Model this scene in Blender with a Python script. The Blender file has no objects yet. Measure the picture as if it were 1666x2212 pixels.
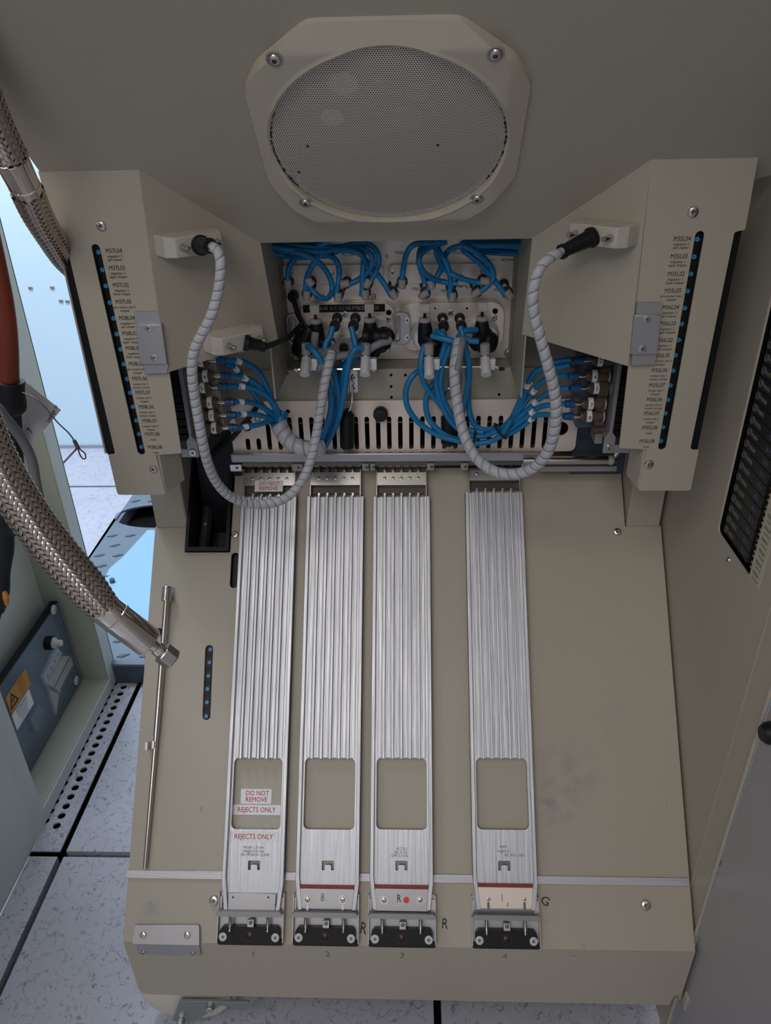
import bpy, bmesh, math, random
from mathutils import Vector, Matrix
from mathutils.geometry import tessellate_polygon
random.seed(7)
S = bpy.context.scene
COL = S.collection
V = Vector
# ------------------------------------------------------------------ camera, light, exposure
IW, IH, FPX = 1666, 2212, 1615.27
TH, YA, RO = [math.radians(a) for a in (29.435, 2.383, -1.352)]
_f = V((0, math.cos(TH), -math.sin(TH))); _u = V((0, math.sin(TH), math.cos(TH))); _r = V((1, 0, 0))
_R = Matrix.Rotation(YA, 3, 'Z')
_f, _u, _r = _R @ _f, _R @ _u, _R @ _r
_r, _u = math.cos(RO) * _r + math.sin(RO) * _u, -math.sin(RO) * _r + math.cos(RO) * _u
CAM = V((0, 0, 1.0))
cd = bpy.data.cameras.new('camera'); cam = bpy.data.objects.new('camera', cd); COL.objects.link(cam)
M = Matrix((_r, _u, -_f)).transposed().to_4x4(); M.translation = CAM
cam.matrix_world = M
cd.sensor_fit = 'VERTICAL'; cd.sensor_height = 36.0; cd.lens = FPX / IH * 36.0
cd.clip_start = 0.02; cd.clip_end = 50
S.camera = cam
wd = bpy.data.worlds.new('world'); S.world = wd; wd.use_nodes = True
bg = wd.node_tree.nodes['Background']
bg.inputs[0].default_value = (0.88, 0.93, 1.0, 1); bg.inputs[1].default_value = 0.32
def area(name, loc, target, sx, sy, energy, col):
    l = bpy.data.lights.new(name, 'AREA'); l.shape = 'RECTANGLE'; l.size = sx; l.size_y = sy
    l.energy = energy; l.color = col
    o = bpy.data.objects.new(name, l); COL.objects.link(o)
    o.location = loc; o.rotation_euler = (V(target) - V(loc)).to_track_quat('-Z', 'Y').to_euler()
    return o
# ceiling fixtures of the aisle the camera stands in, and of the bright room beyond; the rear one is added fill
area('ceiling_light_aisle', (-0.75, -0.75, 2.5), (-0.05, 0.6, 0.4), 1.2, 0.6, 9.0, (1.0, 0.93, 0.88))
area('fill_light_rear', (-0.5, -1.9, 2.3), (0.0, 0.7, 0.6), 1.2, 0.6, 11.5, (1.0, 0.93, 0.87))  # added fill behind the camera, brightens the upright panels
area('ceiling_light_bay', (-1.15, 1.35, 2.5), (-0.95, 1.6, 0.0), 0.8, 1.0, 72.0, (0.78, 0.87, 1.0))
S.view_settings.view_transform = 'Standard'; S.view_settings.look = 'None'
S.view_settings.gamma = 1.0; S.view_settings.use_curve_mapping = False
S.view_settings.exposure = 0.0

# ------------------------------------------------------------------ pixel -> point on a real plane
def ray(x, y): return _f + (x - 833) / FPX * _r - (y - 1106) / FPX * _u
def hit(x, y, P, n):
    d = ray(x, y); return CAM + d * ((V(P) - CAM).dot(V(n)) / d.dot(V(n)))
def at(x, y, Y): return hit(x, y, (0, Y, 0), (0, 1, 0))
class Fr:
    """a plane of the machine: origin, u, v and outward normal"""
    def __init__(s, o, u, v):
        s.o = V(o); s.u = V(u).normalized(); s.v = V(v).normalized(); s.n = s.u.cross(s.v).normalized()
    def w(s, a, b, h=0.0): return s.o + s.u * a + s.v * b + s.n * h
    def px(s, x, y, h=0.0):
        p = hit(x, y, s.o + s.n * h, s.n) - s.o
        return (p.dot(s.u), p.dot(s.v))
    def pts(s, L, h=0.0): return [s.px(x, y, h) for x, y in L]
    def mat(s, a, b, h=0.0, rot=0.0):
        m = Matrix((s.u, s.v, s.n)).transposed().to_4x4(); m.translation = s.w(a, b, h)
        return m @ Matrix.Rotation(rot, 4, 'Z')
RA = math.radians(47.28); HA = math.radians(43.6)
YC, YB, YL = 0.64, 0.835, 0.80
_P0 = at(880, 2083, 0.45)
FOLDZ = _P0.z
RAMP = Fr((0, 0.45, FOLDZ), (1, 0, 0), (0, math.cos(RA), math.sin(RA)))
VF = RAMP.px(880, 2046)[1]; FY = RAMP.w(0, VF, 0).y; FZ = RAMP.w(0, VF, 0).z
FRONT = Fr((0, FY, 0), (1, 0, 0), (0, 0, 1))
_B = at(300, 367, YC)
HOOD = Fr((0, _B.y, _B.z), (1, 0, 0), (0, -math.cos(HA), math.sin(HA)))
COV = Fr((0, YC, 0), (1, 0, 0), (0, 0, 1))
BACK = Fr((0, YB, 0), (1, 0, 0), (0, 0, 1))
LIP = Fr((0, YL, 0), (1, 0, 0), (0, 0, 1))
XR = 0.295
RW = Fr((XR, 0, 0), (0, -1, 0), (0, 0, 1))
XL = -0.58
LC = Fr((XL, 0, 0), (0, 1, 0), (0, 0, 1))
FL = Fr((0, 0, 0), (1, 0, 0), (0, 1, 0))

# ------------------------------------------------------------------ materials
def mat(name, col, rough=0.5, metal=0.0, var=0.0, vs=8.0, bump=0.0, bs=120.0, stretch=None, rotx=0.0,
        spec=0.5, trans=0.0, alpha=1.0, ior=1.45, coat=0.0, emit=None, rvar=0.0):
    m = bpy.data.materials.new(name); m.use_nodes = True
    nt = m.node_tree; b = nt.nodes['Principled BSDF']
    b.inputs['Base Color'].default_value = (*col, 1); b.inputs['Roughness'].default_value = rough
    b.inputs['Metallic'].default_value = metal; b.inputs['Specular IOR Level'].default_value = spec
    b.inputs['Transmission Weight'].default_value = trans; b.inputs['IOR'].default_value = ior
    b.inputs['Alpha'].default_value = alpha; b.inputs['Coat Weight'].default_value = coat
    if var or bump or rvar:
        tc = nt.nodes.new('ShaderNodeTexCoord'); mp = nt.nodes.new('ShaderNodeMapping')
        nt.links.new(tc.outputs['Object'], mp.inputs['Vector'])
        mp.vector_type = 'POINT'
        if stretch:
            r = nt.nodes.new('ShaderNodeMapping'); r.inputs['Rotation'].default_value = (rotx, 0, 0)
            nt.links.new(tc.outputs['Object'], r.inputs['Vector']); nt.links.new(r.outputs[0], mp.inputs['Vector'])
            mp.inputs['Scale'].default_value = stretch
    if var or rvar:
        n = nt.nodes.new('ShaderNodeTexNoise'); n.inputs['Scale'].default_value = vs; n.inputs['Detail'].default_value = 5
        nt.links.new(mp.outputs[0], n.inputs['Vector'])
    if var:
        r = nt.nodes.new('ShaderNodeMapRange')
        r.inputs[1].default_value = 0.25; r.inputs[2].default_value = 0.75
        r.inputs[3].default_value = 1 - var; r.inputs[4].default_value = 1 + var
        nt.links.new(n.outputs['Fac'], r.inputs[0])
        x = nt.nodes.new('ShaderNodeVectorMath'); x.operation = 'SCALE'; x.inputs[0].default_value = col
        nt.links.new(r.outputs[0], x.inputs['Scale']); nt.links.new(x.outputs[0], b.inputs['Base Color'])
    if rvar:
        r = nt.nodes.new('ShaderNodeMapRange')
        r.inputs[1].default_value = 0.3; r.inputs[2].default_value = 0.7
        r.inputs[3].default_value = max(0.03, rough - rvar); r.inputs[4].default_value = rough + rvar
        nt.links.new(n.outputs['Fac'], r.inputs[0]); nt.links.new(r.outputs[0], b.inputs['Roughness'])
    if bump:
        n2 = nt.nodes.new('ShaderNodeTexNoise'); n2.inputs['Scale'].default_value = bs; n2.inputs['Detail'].default_value = 3
        nt.links.new(mp.outputs[0], n2.inputs['Vector'])
        bp = nt.nodes.new('ShaderNodeBump'); bp.inputs['Strength'].default_value = bump; bp.inputs['Distance'].default_value = 0.001
        nt.links.new(n2.outputs['Fac'], bp.inputs['Height']); nt.links.new(bp.outputs[0], b.inputs['Normal'])
    return m
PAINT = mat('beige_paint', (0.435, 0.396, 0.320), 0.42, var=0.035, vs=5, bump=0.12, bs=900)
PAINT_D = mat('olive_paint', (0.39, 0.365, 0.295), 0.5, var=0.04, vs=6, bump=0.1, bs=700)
PAINT_G = mat('grey_paint', (0.30, 0.315, 0.315), 0.5, var=0.04, vs=4)
CREAM = mat('cream_sheet', (0.86, 0.74, 0.65), 0.38, 0.15, var=0.05, vs=12)
ALU = mat('milled_aluminium', (0.53, 0.54, 0.575), 0.40, 0.70, var=0.10, vs=6, bump=0.35, bs=5, stretch=(60, 2.5, 60), rotx=-RA, rvar=0.08)
ALU_B = mat('brushed_aluminium', (0.50, 0.50, 0.53), 0.42, 0.7, var=0.07, vs=3, bump=0.15, bs=20, stretch=(3, 60, 60))
ALU_P = mat('plain_aluminium', (0.45, 0.44, 0.46), 0.42, 0.7, var=0.05, vs=20)
PLATE = mat('recess_plate_metal', (0.88, 0.79, 0.71), 0.32, 0.40, var=0.10, vs=9, rvar=0.08)
STEEL = mat('stainless_steel', (0.62, 0.59, 0.56), 0.22, 1.0, var=0.05, vs=30)
CHROME = mat('polished_steel', (0.80, 0.72, 0.66), 0.10, 1.0)
DSTEEL = mat('dark_steel', (0.17, 0.155, 0.14), 0.35, 0.9)
BRAID = mat('braided_steel', (0.60, 0.51, 0.45), 0.27, 0.95, var=0.15, vs=200)
BLACK = mat('black_plastic', (0.009, 0.010, 0.012), 0.42, spec=0.3, bump=0.05, bs=300)
VOID = mat('dark_interior', (0.004, 0.004, 0.005), 0.7, spec=0.1)
RUBBER = mat('black_rubber', (0.010, 0.011, 0.013), 0.5)
DARKMET = mat('dark_blue_metal', (0.075, 0.10, 0.13), 0.35, 0.3, var=0.2, vs=14)
BLUE = mat('blue_hose', (0.012, 0.190, 0.43), 0.33, var=0.10, vs=25)
BLUE_D = mat('dark_blue_collar', (0.012, 0.085, 0.23), 0.25, spec=0.6)
BLUEDOT = mat('blue_button', (0.045, 0.25, 0.50), 0.3)
WRAP = mat('spiral_wrap', (0.62, 0.63, 0.68), 0.25, trans=0.22, ior=1.3, var=0.06, vs=60)
WRAPIN = mat('grey_cable', (0.22, 0.23, 0.25), 0.5)
WRAPC = mat('pale_cable', (0.45, 0.46, 0.49), 0.5)
STEPM = mat('dark_step_metal', (0.075, 0.066, 0.058), 0.4, 0.3)
LIPM = mat('dull_steel', (0.26, 0.26, 0.27), 0.45, 0.6)
GREYCAP = mat('grey_fitting', (0.33, 0.31, 0.30), 0.5, var=0.05, vs=50)
BROWN = mat('brown_fitting', (0.085, 0.060, 0.042), 0.42, var=0.25, vs=90)
WHITE = mat('white_label', (0.86, 0.85, 0.86), 0.55)
WHITEP = mat('white_plastic', (0.56, 0.56, 0.56), 0.4)
CREAMP = mat('cream_plastic', (0.52, 0.49, 0.43), 0.45, var=0.03, vs=20)
VALVE = mat('cast_white_metal', (0.80, 0.80, 0.82), 0.36, 0.3, var=0.05, vs=40)
REDTXT = mat('red_ink', (0.50, 0.035, 0.05), 0.6)
BLKTXT = mat('black_ink', (0.018, 0.016, 0.014), 0.6)
GRYTXT = mat('grey_ink', (0.20, 0.20, 0.19), 0.6)
WHTTXT = mat('white_ink', (0.45, 0.45, 0.44), 0.6)
REDSTRIP = mat('red_rubber', (0.26, 0.035, 0.018), 0.5, var=0.1, vs=60)
REDDOT = mat('red_sticker', (0.80, 0.06, 0.05), 0.5)
REDLENS = mat('red_lens', (0.035, 0.003, 0.006), 0.3)
REDHOSE = mat('red_brown_hose', (0.24, 0.045, 0.022), 0.45, var=0.06, vs=15)
ORANGE = mat('orange_label', (0.62, 0.25, 0.03), 0.5)
CLEAR = mat('clear_cover', (0.6, 0.75, 0.9), 0.08, alpha=0.12)
CLEARP = mat('clear_plastic', (0.75, 0.72, 0.72), 0.15, trans=0.55, ior=1.2)
WALLM = mat('pale_blue_wall', (0.68, 0.86, 0.97), 0.45, var=0.03, vs=1.5)
SKYBLUE = mat('pale_blue_sheet', (0.26, 0.44, 0.58), 0.35)
TREADM = mat('tread_plate_paint', (0.14, 0.17, 0.21), 0.35, var=0.06, vs=12)
PAPER = mat('paper_tag', (0.62, 0.60, 0.62), 0.7)
NAVY = mat('dark_navy_fabric', (0.018, 0.022, 0.032), 0.8, bump=0.4, bs=60)
LABELY = mat('cream_label', (0.50, 0.47, 0.36), 0.5)
BRASS = mat('brass', (0.55, 0.45, 0.26), 0.35, 0.8)
SCRATCH = mat('scratched_beige', (0.36, 0.345, 0.33), 0.5, var=0.12, vs=60)

def stained_paint():
    m = mat('stained_beige_paint', (0.435, 0.396, 0.320), 0.42, var=0.035, vs=5, bump=0.12, bs=900)
    nt = m.node_tree; b = nt.nodes['Principled BSDF']; old = b.inputs['Base Color'].links[0].from_socket
    tc = nt.nodes.new('ShaderNodeNewGeometry'); n = nt.nodes.new('ShaderNodeTexNoise'); n.inputs['Scale'].default_value = 60; n.inputs['Detail'].default_value = 6
    nt.links.new(tc.outputs['Position'], n.inputs['Vector']); last = None
    for (x, y, rad, st) in ((1215, 1680, .050, .55), (1195, 1745, .036, .75), (1330, 1560, .030, .25), (322, 1965, .016, .6)):
        p = RAMP.w(*RAMP.px(x, y), 0)
        d = nt.nodes.new('ShaderNodeVectorMath'); d.operation = 'DISTANCE'; d.inputs[1].default_value = p; nt.links.new(tc.outputs['Position'], d.inputs[0])
        r = nt.nodes.new('ShaderNodeMapRange'); r.inputs[1].default_value = rad; r.inputs[2].default_value = rad * .2; r.inputs[3].default_value = 0; r.inputs[4].default_value = st
        nt.links.new(d.outputs['Value'], r.inputs[0])
        if last is None: last = r.outputs[0]
        else:
            mx = nt.nodes.new('ShaderNodeMath'); mx.operation = 'MAXIMUM'; nt.links.new(last, mx.inputs[0]); nt.links.new(r.outputs[0], mx.inputs[1]); last = mx.outputs[0]
    nr = nt.nodes.new('ShaderNodeMapRange'); nr.inputs[1].default_value = .38; nr.inputs[2].default_value = .68; nt.links.new(n.outputs['Fac'], nr.inputs[0])
    mu = nt.nodes.new('ShaderNodeMath'); mu.operation = 'MULTIPLY'; nt.links.new(last, mu.inputs[0]); nt.links.new(nr.outputs[0], mu.inputs[1])
    mix = nt.nodes.new('ShaderNodeMix'); mix.data_type = 'RGBA'; nt.links.new(mu.outputs[0], mix.inputs[0]); nt.links.new(old, mix.inputs[6]); mix.inputs[7].default_value = (0.26, 0.25, 0.26, 1)
    nt.links.new(mix.outputs[2], b.inputs['Base Color']); return m
PAINT_S = stained_paint()
def floor_mat():
    m = mat('speckled_floor', (0.47, 0.47, 0.54), 0.28, var=0.05, vs=10)
    nt = m.node_tree; b = nt.nodes['Principled BSDF']
    tc = nt.nodes.new('ShaderNodeTexCoord')
    n = nt.nodes.new('ShaderNodeTexNoise'); n.inputs['Scale'].default_value = 55; n.inputs['Detail'].default_value = 2.5
    n.inputs['Distortion'].default_value = 1.2
    geo = nt.nodes.new('ShaderNodeNewGeometry')
    nt.links.new(geo.outputs['Position'], n.inputs['Vector'])
    s = nt.nodes.new('ShaderNodeMath'); s.operation = 'SUBTRACT'; s.inputs[1].default_value = 0.5
    nt.links.new(n.outputs['Fac'], s.inputs[0])
    a = nt.nodes.new('ShaderNodeMath'); a.operation = 'ABSOLUTE'; nt.links.new(s.outputs[0], a.inputs[0])
    r = nt.nodes.new('ShaderNodeMapRange'); r.inputs[1].default_value = 0.004; r.inputs[2].default_value = 0.024
    r.inputs[3].default_value = 1; r.inputs[4].default_value = 0; nt.links.new(a.outputs[0], r.inputs[0])
    n2 = nt.nodes.new('ShaderNodeTexNoise'); n2.inputs['Scale'].default_value = 75; nt.links.new(geo.outputs['Position'], n2.inputs['Vector'])
    r2 = nt.nodes.new('ShaderNodeMapRange'); r2.inputs[1].default_value = 0.40; r2.inputs[2].default_value = 0.52; nt.links.new(n2.outputs['Fac'], r2.inputs[0])
    mu = nt.nodes.new('ShaderNodeMath'); mu.operation = 'MULTIPLY'; nt.links.new(r.outputs[0], mu.inputs[0]); nt.links.new(r2.outputs[0], mu.inputs[1])
    m3 = nt.nodes.new('ShaderNodeMath'); m3.operation = 'MULTIPLY'; m3.inputs[1].default_value = 0.75; nt.links.new(mu.outputs[0], m3.inputs[0])
    mix = nt.nodes.new('ShaderNodeMix'); mix.data_type = 'RGBA'
    old = b.inputs['Base Color'].links[0].from_socket
    nt.links.new(m3.outputs[0], mix.inputs[0]); nt.links.new(old, mix.inputs[6]); mix.inputs[7].default_value = (0.15, 0.16, 0.21, 1)
    nt.links.new(mix.outputs[2], b.inputs['Base Color'])
    return m
FLOORM = floor_mat()

# ------------------------------------------------------------------ objects
def setp(o, label=None, cat=None, group=None, kind=None):
    if label: o['label'] = label
    if cat: o['category'] = cat
    if group: o['group'] = group
    if kind: o['kind'] = kind
    return o
def link(o, parent=None):
    COL.objects.link(o)
    if parent is not None:
        o.parent = parent
        o.matrix_parent_inverse = WM[parent.name].inverted()
    WM[o.name] = o.matrix_basis.copy()
    return o
WM = {}
def thing(name, loc, label, cat, group=None, kind=None):
    o = bpy.data.objects.new(name, None); o.empty_display_size = 0.02
    o.location = loc; o.matrix_basis = Matrix.Translation(V(loc))
    COL.objects.link(o); WM[o.name] = Matrix.Translation(V(loc))
    return setp(o, label, cat, group, kind)
_txt = {}
def text_geo(s, font_w=1.0):
    if s in _txt: return _txt[s]
    cu = bpy.data.curves.new('t', 'FONT'); cu.body = s; cu.resolution_u = 2; cu.align_x = 'CENTER'; cu.align_y = 'CENTER'; cu.size = 1
    ob = bpy.data.objects.new('t', cu)
    me = ob.to_mesh()
    vs = [tuple(v.co) for v in me.vertices]; fs = [tuple(p.vertices) for p in me.polygons]
    ob.to_mesh_clear(); bpy.data.objects.remove(ob); bpy.data.curves.remove(cu)
    _txt[s] = (vs, fs); return _txt[s]
class MB:
    def __init__(s): s.v = []; s.f = []
    def add(s, vs, fs):
        k = len(s.v); s.v += [tuple(p) for p in vs]; s.f += [tuple(i + k for i in f) for f in fs]; return s
    def prism(s, fr, out, h0, h1, holes=(), bottom=True):
        loops = [list(out)] + [list(h) for h in holes]
        def ar(L): return sum(L[i][0] * L[(i + 1) % len(L)][1] - L[(i + 1) % len(L)][0] * L[i][1] for i in range(len(L)))
        if ar(loops[0]) < 0: loops[0].reverse()
        for L in loops[1:]:
            if ar(L) > 0: L.reverse()
        flat = [p for L in loops for p in L]; N = len(flat)
        if holes:
            bm = bmesh.new(); bv = [bm.verts.new((p[0], p[1], 0)) for p in flat]; bm.verts.index_update(); k = 0; be = []
            for L in loops:
                m_ = len(L)
                for i in range(m_): be.append(bm.edges.new((bv[k + i], bv[k + (i + 1) % m_])))
                k += m_
            bmesh.ops.triangle_fill(bm, use_beauty=True, use_dissolve=False, edges=be, normal=(0, 0, 1))
            bm.verts.index_update(); tris = [[v.index for v in f.verts] for f in bm.faces]; bm.free()
        else: tris = tessellate_polygon([[V((p[0], p[1], 0)) for p in L] for L in loops])
        vs = [fr.w(p[0], p[1], h1) for p in flat] + [fr.w(p[0], p[1], h0) for p in flat]
        fs = []
        for t in tris:
            a, b, c = [flat[i] for i in t]
            cr = (b[0] - a[0]) * (c[1] - a[1]) - (b[1] - a[1]) * (c[0] - a[0])
            t = tuple(t) if cr > 0 else tuple(reversed(t))
            if abs(cr) < 1e-14: continue
            fs.append(t)
            if bottom: fs.append(tuple(i + N for i in reversed(t)))
        k = 0
        for L in loops:
            n = len(L)
            for i in range(n):
                j = (i + 1) % n; fs.append((k + i, k + i + N, k + j + N, k + j))
            k += n
        return s.add(vs, fs)
    def box(s, fr, a0, a1, b0, b1, h0, h1):
        return s.prism(fr, [(a0, b0), (a1, b0), (a1, b1), (a0, b1)], h0, h1)
    def wbox(s, x0, x1, y0, y1, z0, z1): return s.box(FL, x0, x1, y0, y1, z0, z1)
    def tube(s, P, r, seg=10, caps=True, smooth_n=0):
        P = [V(p) for p in P]; n = len(P)
        R = r if isinstance(r, (list, tuple)) else [r] * n
        rings = []; t0 = None; nr = None
        for i in range(n):
            t = (P[min(i + 1, n - 1)] - P[max(i - 1, 0)]).normalized()
            if nr is None:
                nr = t.orthogonal().normalized()
            else:
                nr = (nr - t * nr.dot(t))
                nr = nr.normalized() if nr.length > 1e-9 else t.orthogonal().normalized()
            b = t.cross(nr)
            rings.append([P[i] + (nr * math.cos(2 * math.pi * k / seg) + b * math.sin(2 * math.pi * k / seg)) * R[i] for k in range(seg)])
        vs = [p for rg in rings for p in rg]; fs = []
        for i in range(n - 1):
            for k in range(seg):
                k2 = (k + 1) % seg
                fs.append((i * seg + k, i * seg + k2, (i + 1) * seg + k2, (i + 1) * seg + k))
        if caps:
            fs.append(tuple(reversed(range(seg)))); fs.append(tuple((n - 1) * seg + k for k in range(seg)))
        return s.add(vs, fs)
    def cyl(s, p, q, r, r2=None, seg=16): return s.tube([p, q], [r, r if r2 is None else r2], seg)
    def lathe(s, p, axis, prof, seg=16):
        """prof: list of (distance along axis, radius); duplicates make hard steps"""
        p = V(p); ax = V(axis).normalized(); n = ax.orthogonal().normalized(); b = ax.cross(n)
        vs = []; fs = []
        for d, r in prof:
            for k in range(seg):
                a = 2 * math.pi * k / seg; vs.append(p + ax * d + (n * math.cos(a) + b * math.sin(a)) * r)
        m = len(prof)
        for i in range(m - 1):
            for k in range(seg):
                k2 = (k + 1) % seg; fs.append((i * seg + k, i * seg + k2, (i + 1) * seg + k2, (i + 1) * seg + k))
        fs.append(tuple(reversed(range(seg)))); fs.append(tuple((m - 1) * seg + k for k in range(seg)))
        return s.add(vs, fs)
    def sphere(s, c, r, seg=12, rings=8):
        c = V(c); prof = [(-r * math.cos(math.pi * i / rings), max(1e-5, r * math.sin(math.pi * i / rings))) for i in range(rings + 1)]
        return s.lathe(c, (0, 0, 1), prof, seg)
    def text(s, fr, a, b, h, st, size, rot=0.0, sx=1.0, align='C'):
        vs, fs = text_geo(st)
        w = [v[0] for v in vs]; off = 0
        if align == 'L': off = -min(w)
        if align == 'R': off = -max(w)
        c, sn = math.cos(rot), math.sin(rot); out = []
        for x, y, _ in vs:
            x = (x + off) * size * sx; y = y * size
            out.append(fr.w(a + x * c - y * sn, b + x * sn + y * c, h))
        return s.add(out, fs)
    def build(s, name, m, parent=None, smooth=True, bevel=0.0, label=None, kind=None, solid=0.0, angle=38):
        me = bpy.data.meshes.new(name); me.from_pydata(s.v, [], s.f)
        me.materials.append(m)
        if smooth:
            me.polygons.foreach_set('use_smooth', [True] * len(me.polygons))
            me.set_sharp_from_angle(angle=math.radians(angle))
        o = bpy.data.objects.new(name, me)
        if solid:
            md = o.modifiers.new('solidify', 'SOLIDIFY'); md.thickness = solid; md.offset = 0
        if bevel:
            md = o.modifiers.new('bevel', 'BEVEL'); md.width = bevel; md.segments = 2; md.limit_method = 'ANGLE'; md.angle_limit = math.radians(40)
            md.harden_normals = False
        link(o, parent)
        return setp(o, label, None, None, kind)
def solo(mb, name, m, label, cat, group=None, loc=None, **k):
    """a thing that is a single mesh"""
    o = mb.build(name, m, None, **k); setp(o, label, cat, group); return o
def rrect(a0, a1, b0, b1, r, n=5):
    r = min(r, abs(a1 - a0) / 2 - 1e-6, abs(b1 - b0) / 2 - 1e-6); P = []
    for cx, cy, s in ((a1 - r, b0 + r, -90), (a1 - r, b1 - r, 0), (a0 + r, b1 - r, 90), (a0 + r, b0 + r, 180)):
        for i in range(n + 1):
            t = math.radians(s + 90 * i / n); P.append((cx + r * math.cos(t), cy + r * math.sin(t)))
    return P
def rpoly(P, r, n=4):
    """round the corners of a polygon"""
    out = []; N = len(P); rs = r if isinstance(r, (list, tuple)) else [r] * N
    for i in range(N):
        p = V(P[i]).to_2d(); a = V(P[i - 1]).to_2d(); b = V(P[(i + 1) % N]).to_2d(); q = rs[i]
        da = (a - p); db = (b - p); q = min(q, da.length * 0.45, db.length * 0.45)
        if q < 1e-5: out.append(tuple(p)); continue
        s = p + da.normalized() * q; e = p + db.normalized() * q
        for k in range(n + 1):
            t = k / n; out.append(tuple(s * (1 - t) ** 2 + p * 2 * t * (1 - t) + e * t * t))
    return out
def circ(a, b, r, n=20): return [(a + r * math.cos(2 * math.pi * k / n), b + r * math.sin(2 * math.pi * k / n)) for k in range(n)]
def spline(P, step=0.004):
    P = [V(p) for p in P]; Q = [P[0] * 2 - P[1]] + P + [P[-1] * 2 - P[-2]]; out = []
    for i in range(1, len(Q) - 2):
        a, b, c, d = Q[i - 1], Q[i], Q[i + 1], Q[i + 2]; n = max(2, int((c - b).length / step))
        for k in range(n):
            t = k / n
            out.append(0.5 * ((2 * b) + (c - a) * t + (2 * a - 5 * b + 4 * c - d) * t * t + (3 * b - a - 3 * c + d) * t ** 3))
    out.append(P[-1]); return out
def path(L, step=0.004):
    """L: (px, py, Y) triples, each a point in space"""
    return spline([at(x, y, Y) for x, y, Y in L], step)

# shared screw meshes -----------------------------------------------------------------
FW = Fr((0, 0, 0), (1, 0, 0), (0, 1, 0))
def screw_mesh(r, h, kind):
    mb = MB(); hexr = r * 0.42
    prof = [(0, r), (h * 0.35, r), (h * 0.8, r * 0.86), (h, r * 0.62)] if kind == 'button' else [(0, r), (h * 0.9, r), (h, r * 0.93)]
    seg = 18; vs = []; fs = []
    for d, q in prof:
        for k in range(seg):
            a = 2 * math.pi * k / seg; vs.append((q * math.cos(a), q * math.sin(a), d))
    m = len(prof)
    for i in range(m - 1):
        for k in range(seg):
            k2 = (k + 1) % seg; fs.append((i * seg + k, i * seg + k2, (i + 1) * seg + k2, (i + 1) * seg + k))
    # rim to hex recess
    base = len(vs)
    for d in (h, h * 0.25):
        for k in range(seg):
            a = 2 * math.pi * k / seg; hr = hexr * (1 / math.cos(((a + math.pi / 6) % (math.pi / 3)) - math.pi / 6)) * 0.9
            vs.append((hr * math.cos(a), hr * math.sin(a), d))
    for k in range(seg):
        k2 = (k + 1) % seg
        fs.append(((m - 1) * seg + k, (m - 1) * seg + k2, base + k2, base + k))
        fs.append((base + k, base + k2, base + seg + k2, base + seg + k))
    fs.append(tuple(base + seg + k for k in range(seg)))
    me = bpy.data.meshes.new('screw'); me.from_pydata(vs, [], fs)
    me.materials.append(STEEL); me.materials.append(DSTEEL)
    me.polygons.foreach_set('use_smooth', [True] * len(me.polygons)); me.set_sharp_from_angle(angle=math.radians(35))
    me.polygons[len(me.polygons) - 1].material_index = 1
    me.polygons[len(me.polygons) - 1].material_index = 1
    return me
_scr = {}
def screw(parent, fr, a, b, h=0.0, r=0.005, t=None, kind='button', name='screw', m=None, washer=0.0):
    t = t or r * 0.55; key = (round(r, 5), round(t, 5), kind, m.name if m else '')
    if key not in _scr:
        me = screw_mesh(r, t, kind)
        if m: me.materials[0] = m
        _scr[key] = me
    o = bpy.data.objects.new(name, _scr[key]); o.matrix_basis = fr.mat(a, b, h, random.random() * 3)
    link(o, parent)
    if washer:
        MB().prism(fr, circ(a, b, washer), h - 0.0002, h + 0.0008, [circ(a, b, r * 0.9)]).build('washer', STEEL, parent)
    return o
def spx(parent, fr, x, y, h=0.0, **k):
    a, b = fr.px(x, y, h); return screw(parent, fr, a, b, h, **k)
ORD = ['first', 'second', 'third', 'fourth', 'fifth', 'sixth', 'seventh', 'eighth', 'ninth', 'tenth', 'eleventh', 'twelfth']

# ================================================================== THE SETTING: floor and back wall
fl = MB().wbox(-2.6, 1.2, -1.7, 2.6, -0.03, -0.02).build('floor', VOID, smooth=False)
setp(fl, 'raised floor of speckled grey tiles with black joints', kind='structure')
JX = [-1.66, -1.097, -0.534, 0.029, 0.62, 1.2]
JY = [-1.70, -1.095, -0.49, 0.115, 0.718, 1.323, 1.929, 2.535]
G = 0.0048
for i in range(len(JX) - 1):
    for j in range(len(JY) - 1):
        x0, x1, y0, y1 = JX[i] + G, JX[i + 1] - G, JY[j] + G, JY[j + 1] - G
        if j == 6: y1 = 2.215
        holes = []; nm = 'floor_tile'
        if i == 1 and j in (4, 5):
            nm = 'perforated_tile'
            for a in range(3 if j == 5 else 2):
                for b in range(24):
                    if j == 4 and b > 17: continue
                    if j == 5 and b > 8: continue
                    hx = x1 - 0.024 - a * 0.022; hy = y0 + 0.045 + b * 0.0185 + (0.009 if a % 2 else 0)
                    if hy < y1 - 0.02: holes.append(circ(hx, hy, 0.0062, 12))
        mb = MB().prism(FL, [(x0, y0), (x1, y0), (x1, y1), (x0, y1)], -0.003 if holes else -0.02, 0.0, holes)
        mb.build(nm, FLOORM, fl, smooth=False)
wl = MB().wbox(-3.2, 1.6, 2.215, 2.26, -0.02, 2.6).build('wall_back', WALLM, smooth=False)
setp(wl, 'pale blue glossy wall panel in the bright area behind the machine', kind='structure')
# small marks on the wall
for x, y in ((66, 622), (113, 621), (132, 650), (146, 651)):
    p = at(x, y, 2.215); MB().wbox(p.x - 0.006, p.x + 0.006, 2.212, 2.2155, p.z - 0.003, p.z + 0.003).build('wall_mark', GRYTXT, wl)
tr = MB().wbox(-3.2, 1.6, 2.20, 2.215, 0, 0.012).build('baseboard_back', mat('grey_skirting', (0.35, 0.40, 0.47), 0.5), smooth=False)
setp(tr, 'thin grey skirting line at the foot of the pale blue wall', kind='structure')

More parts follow.
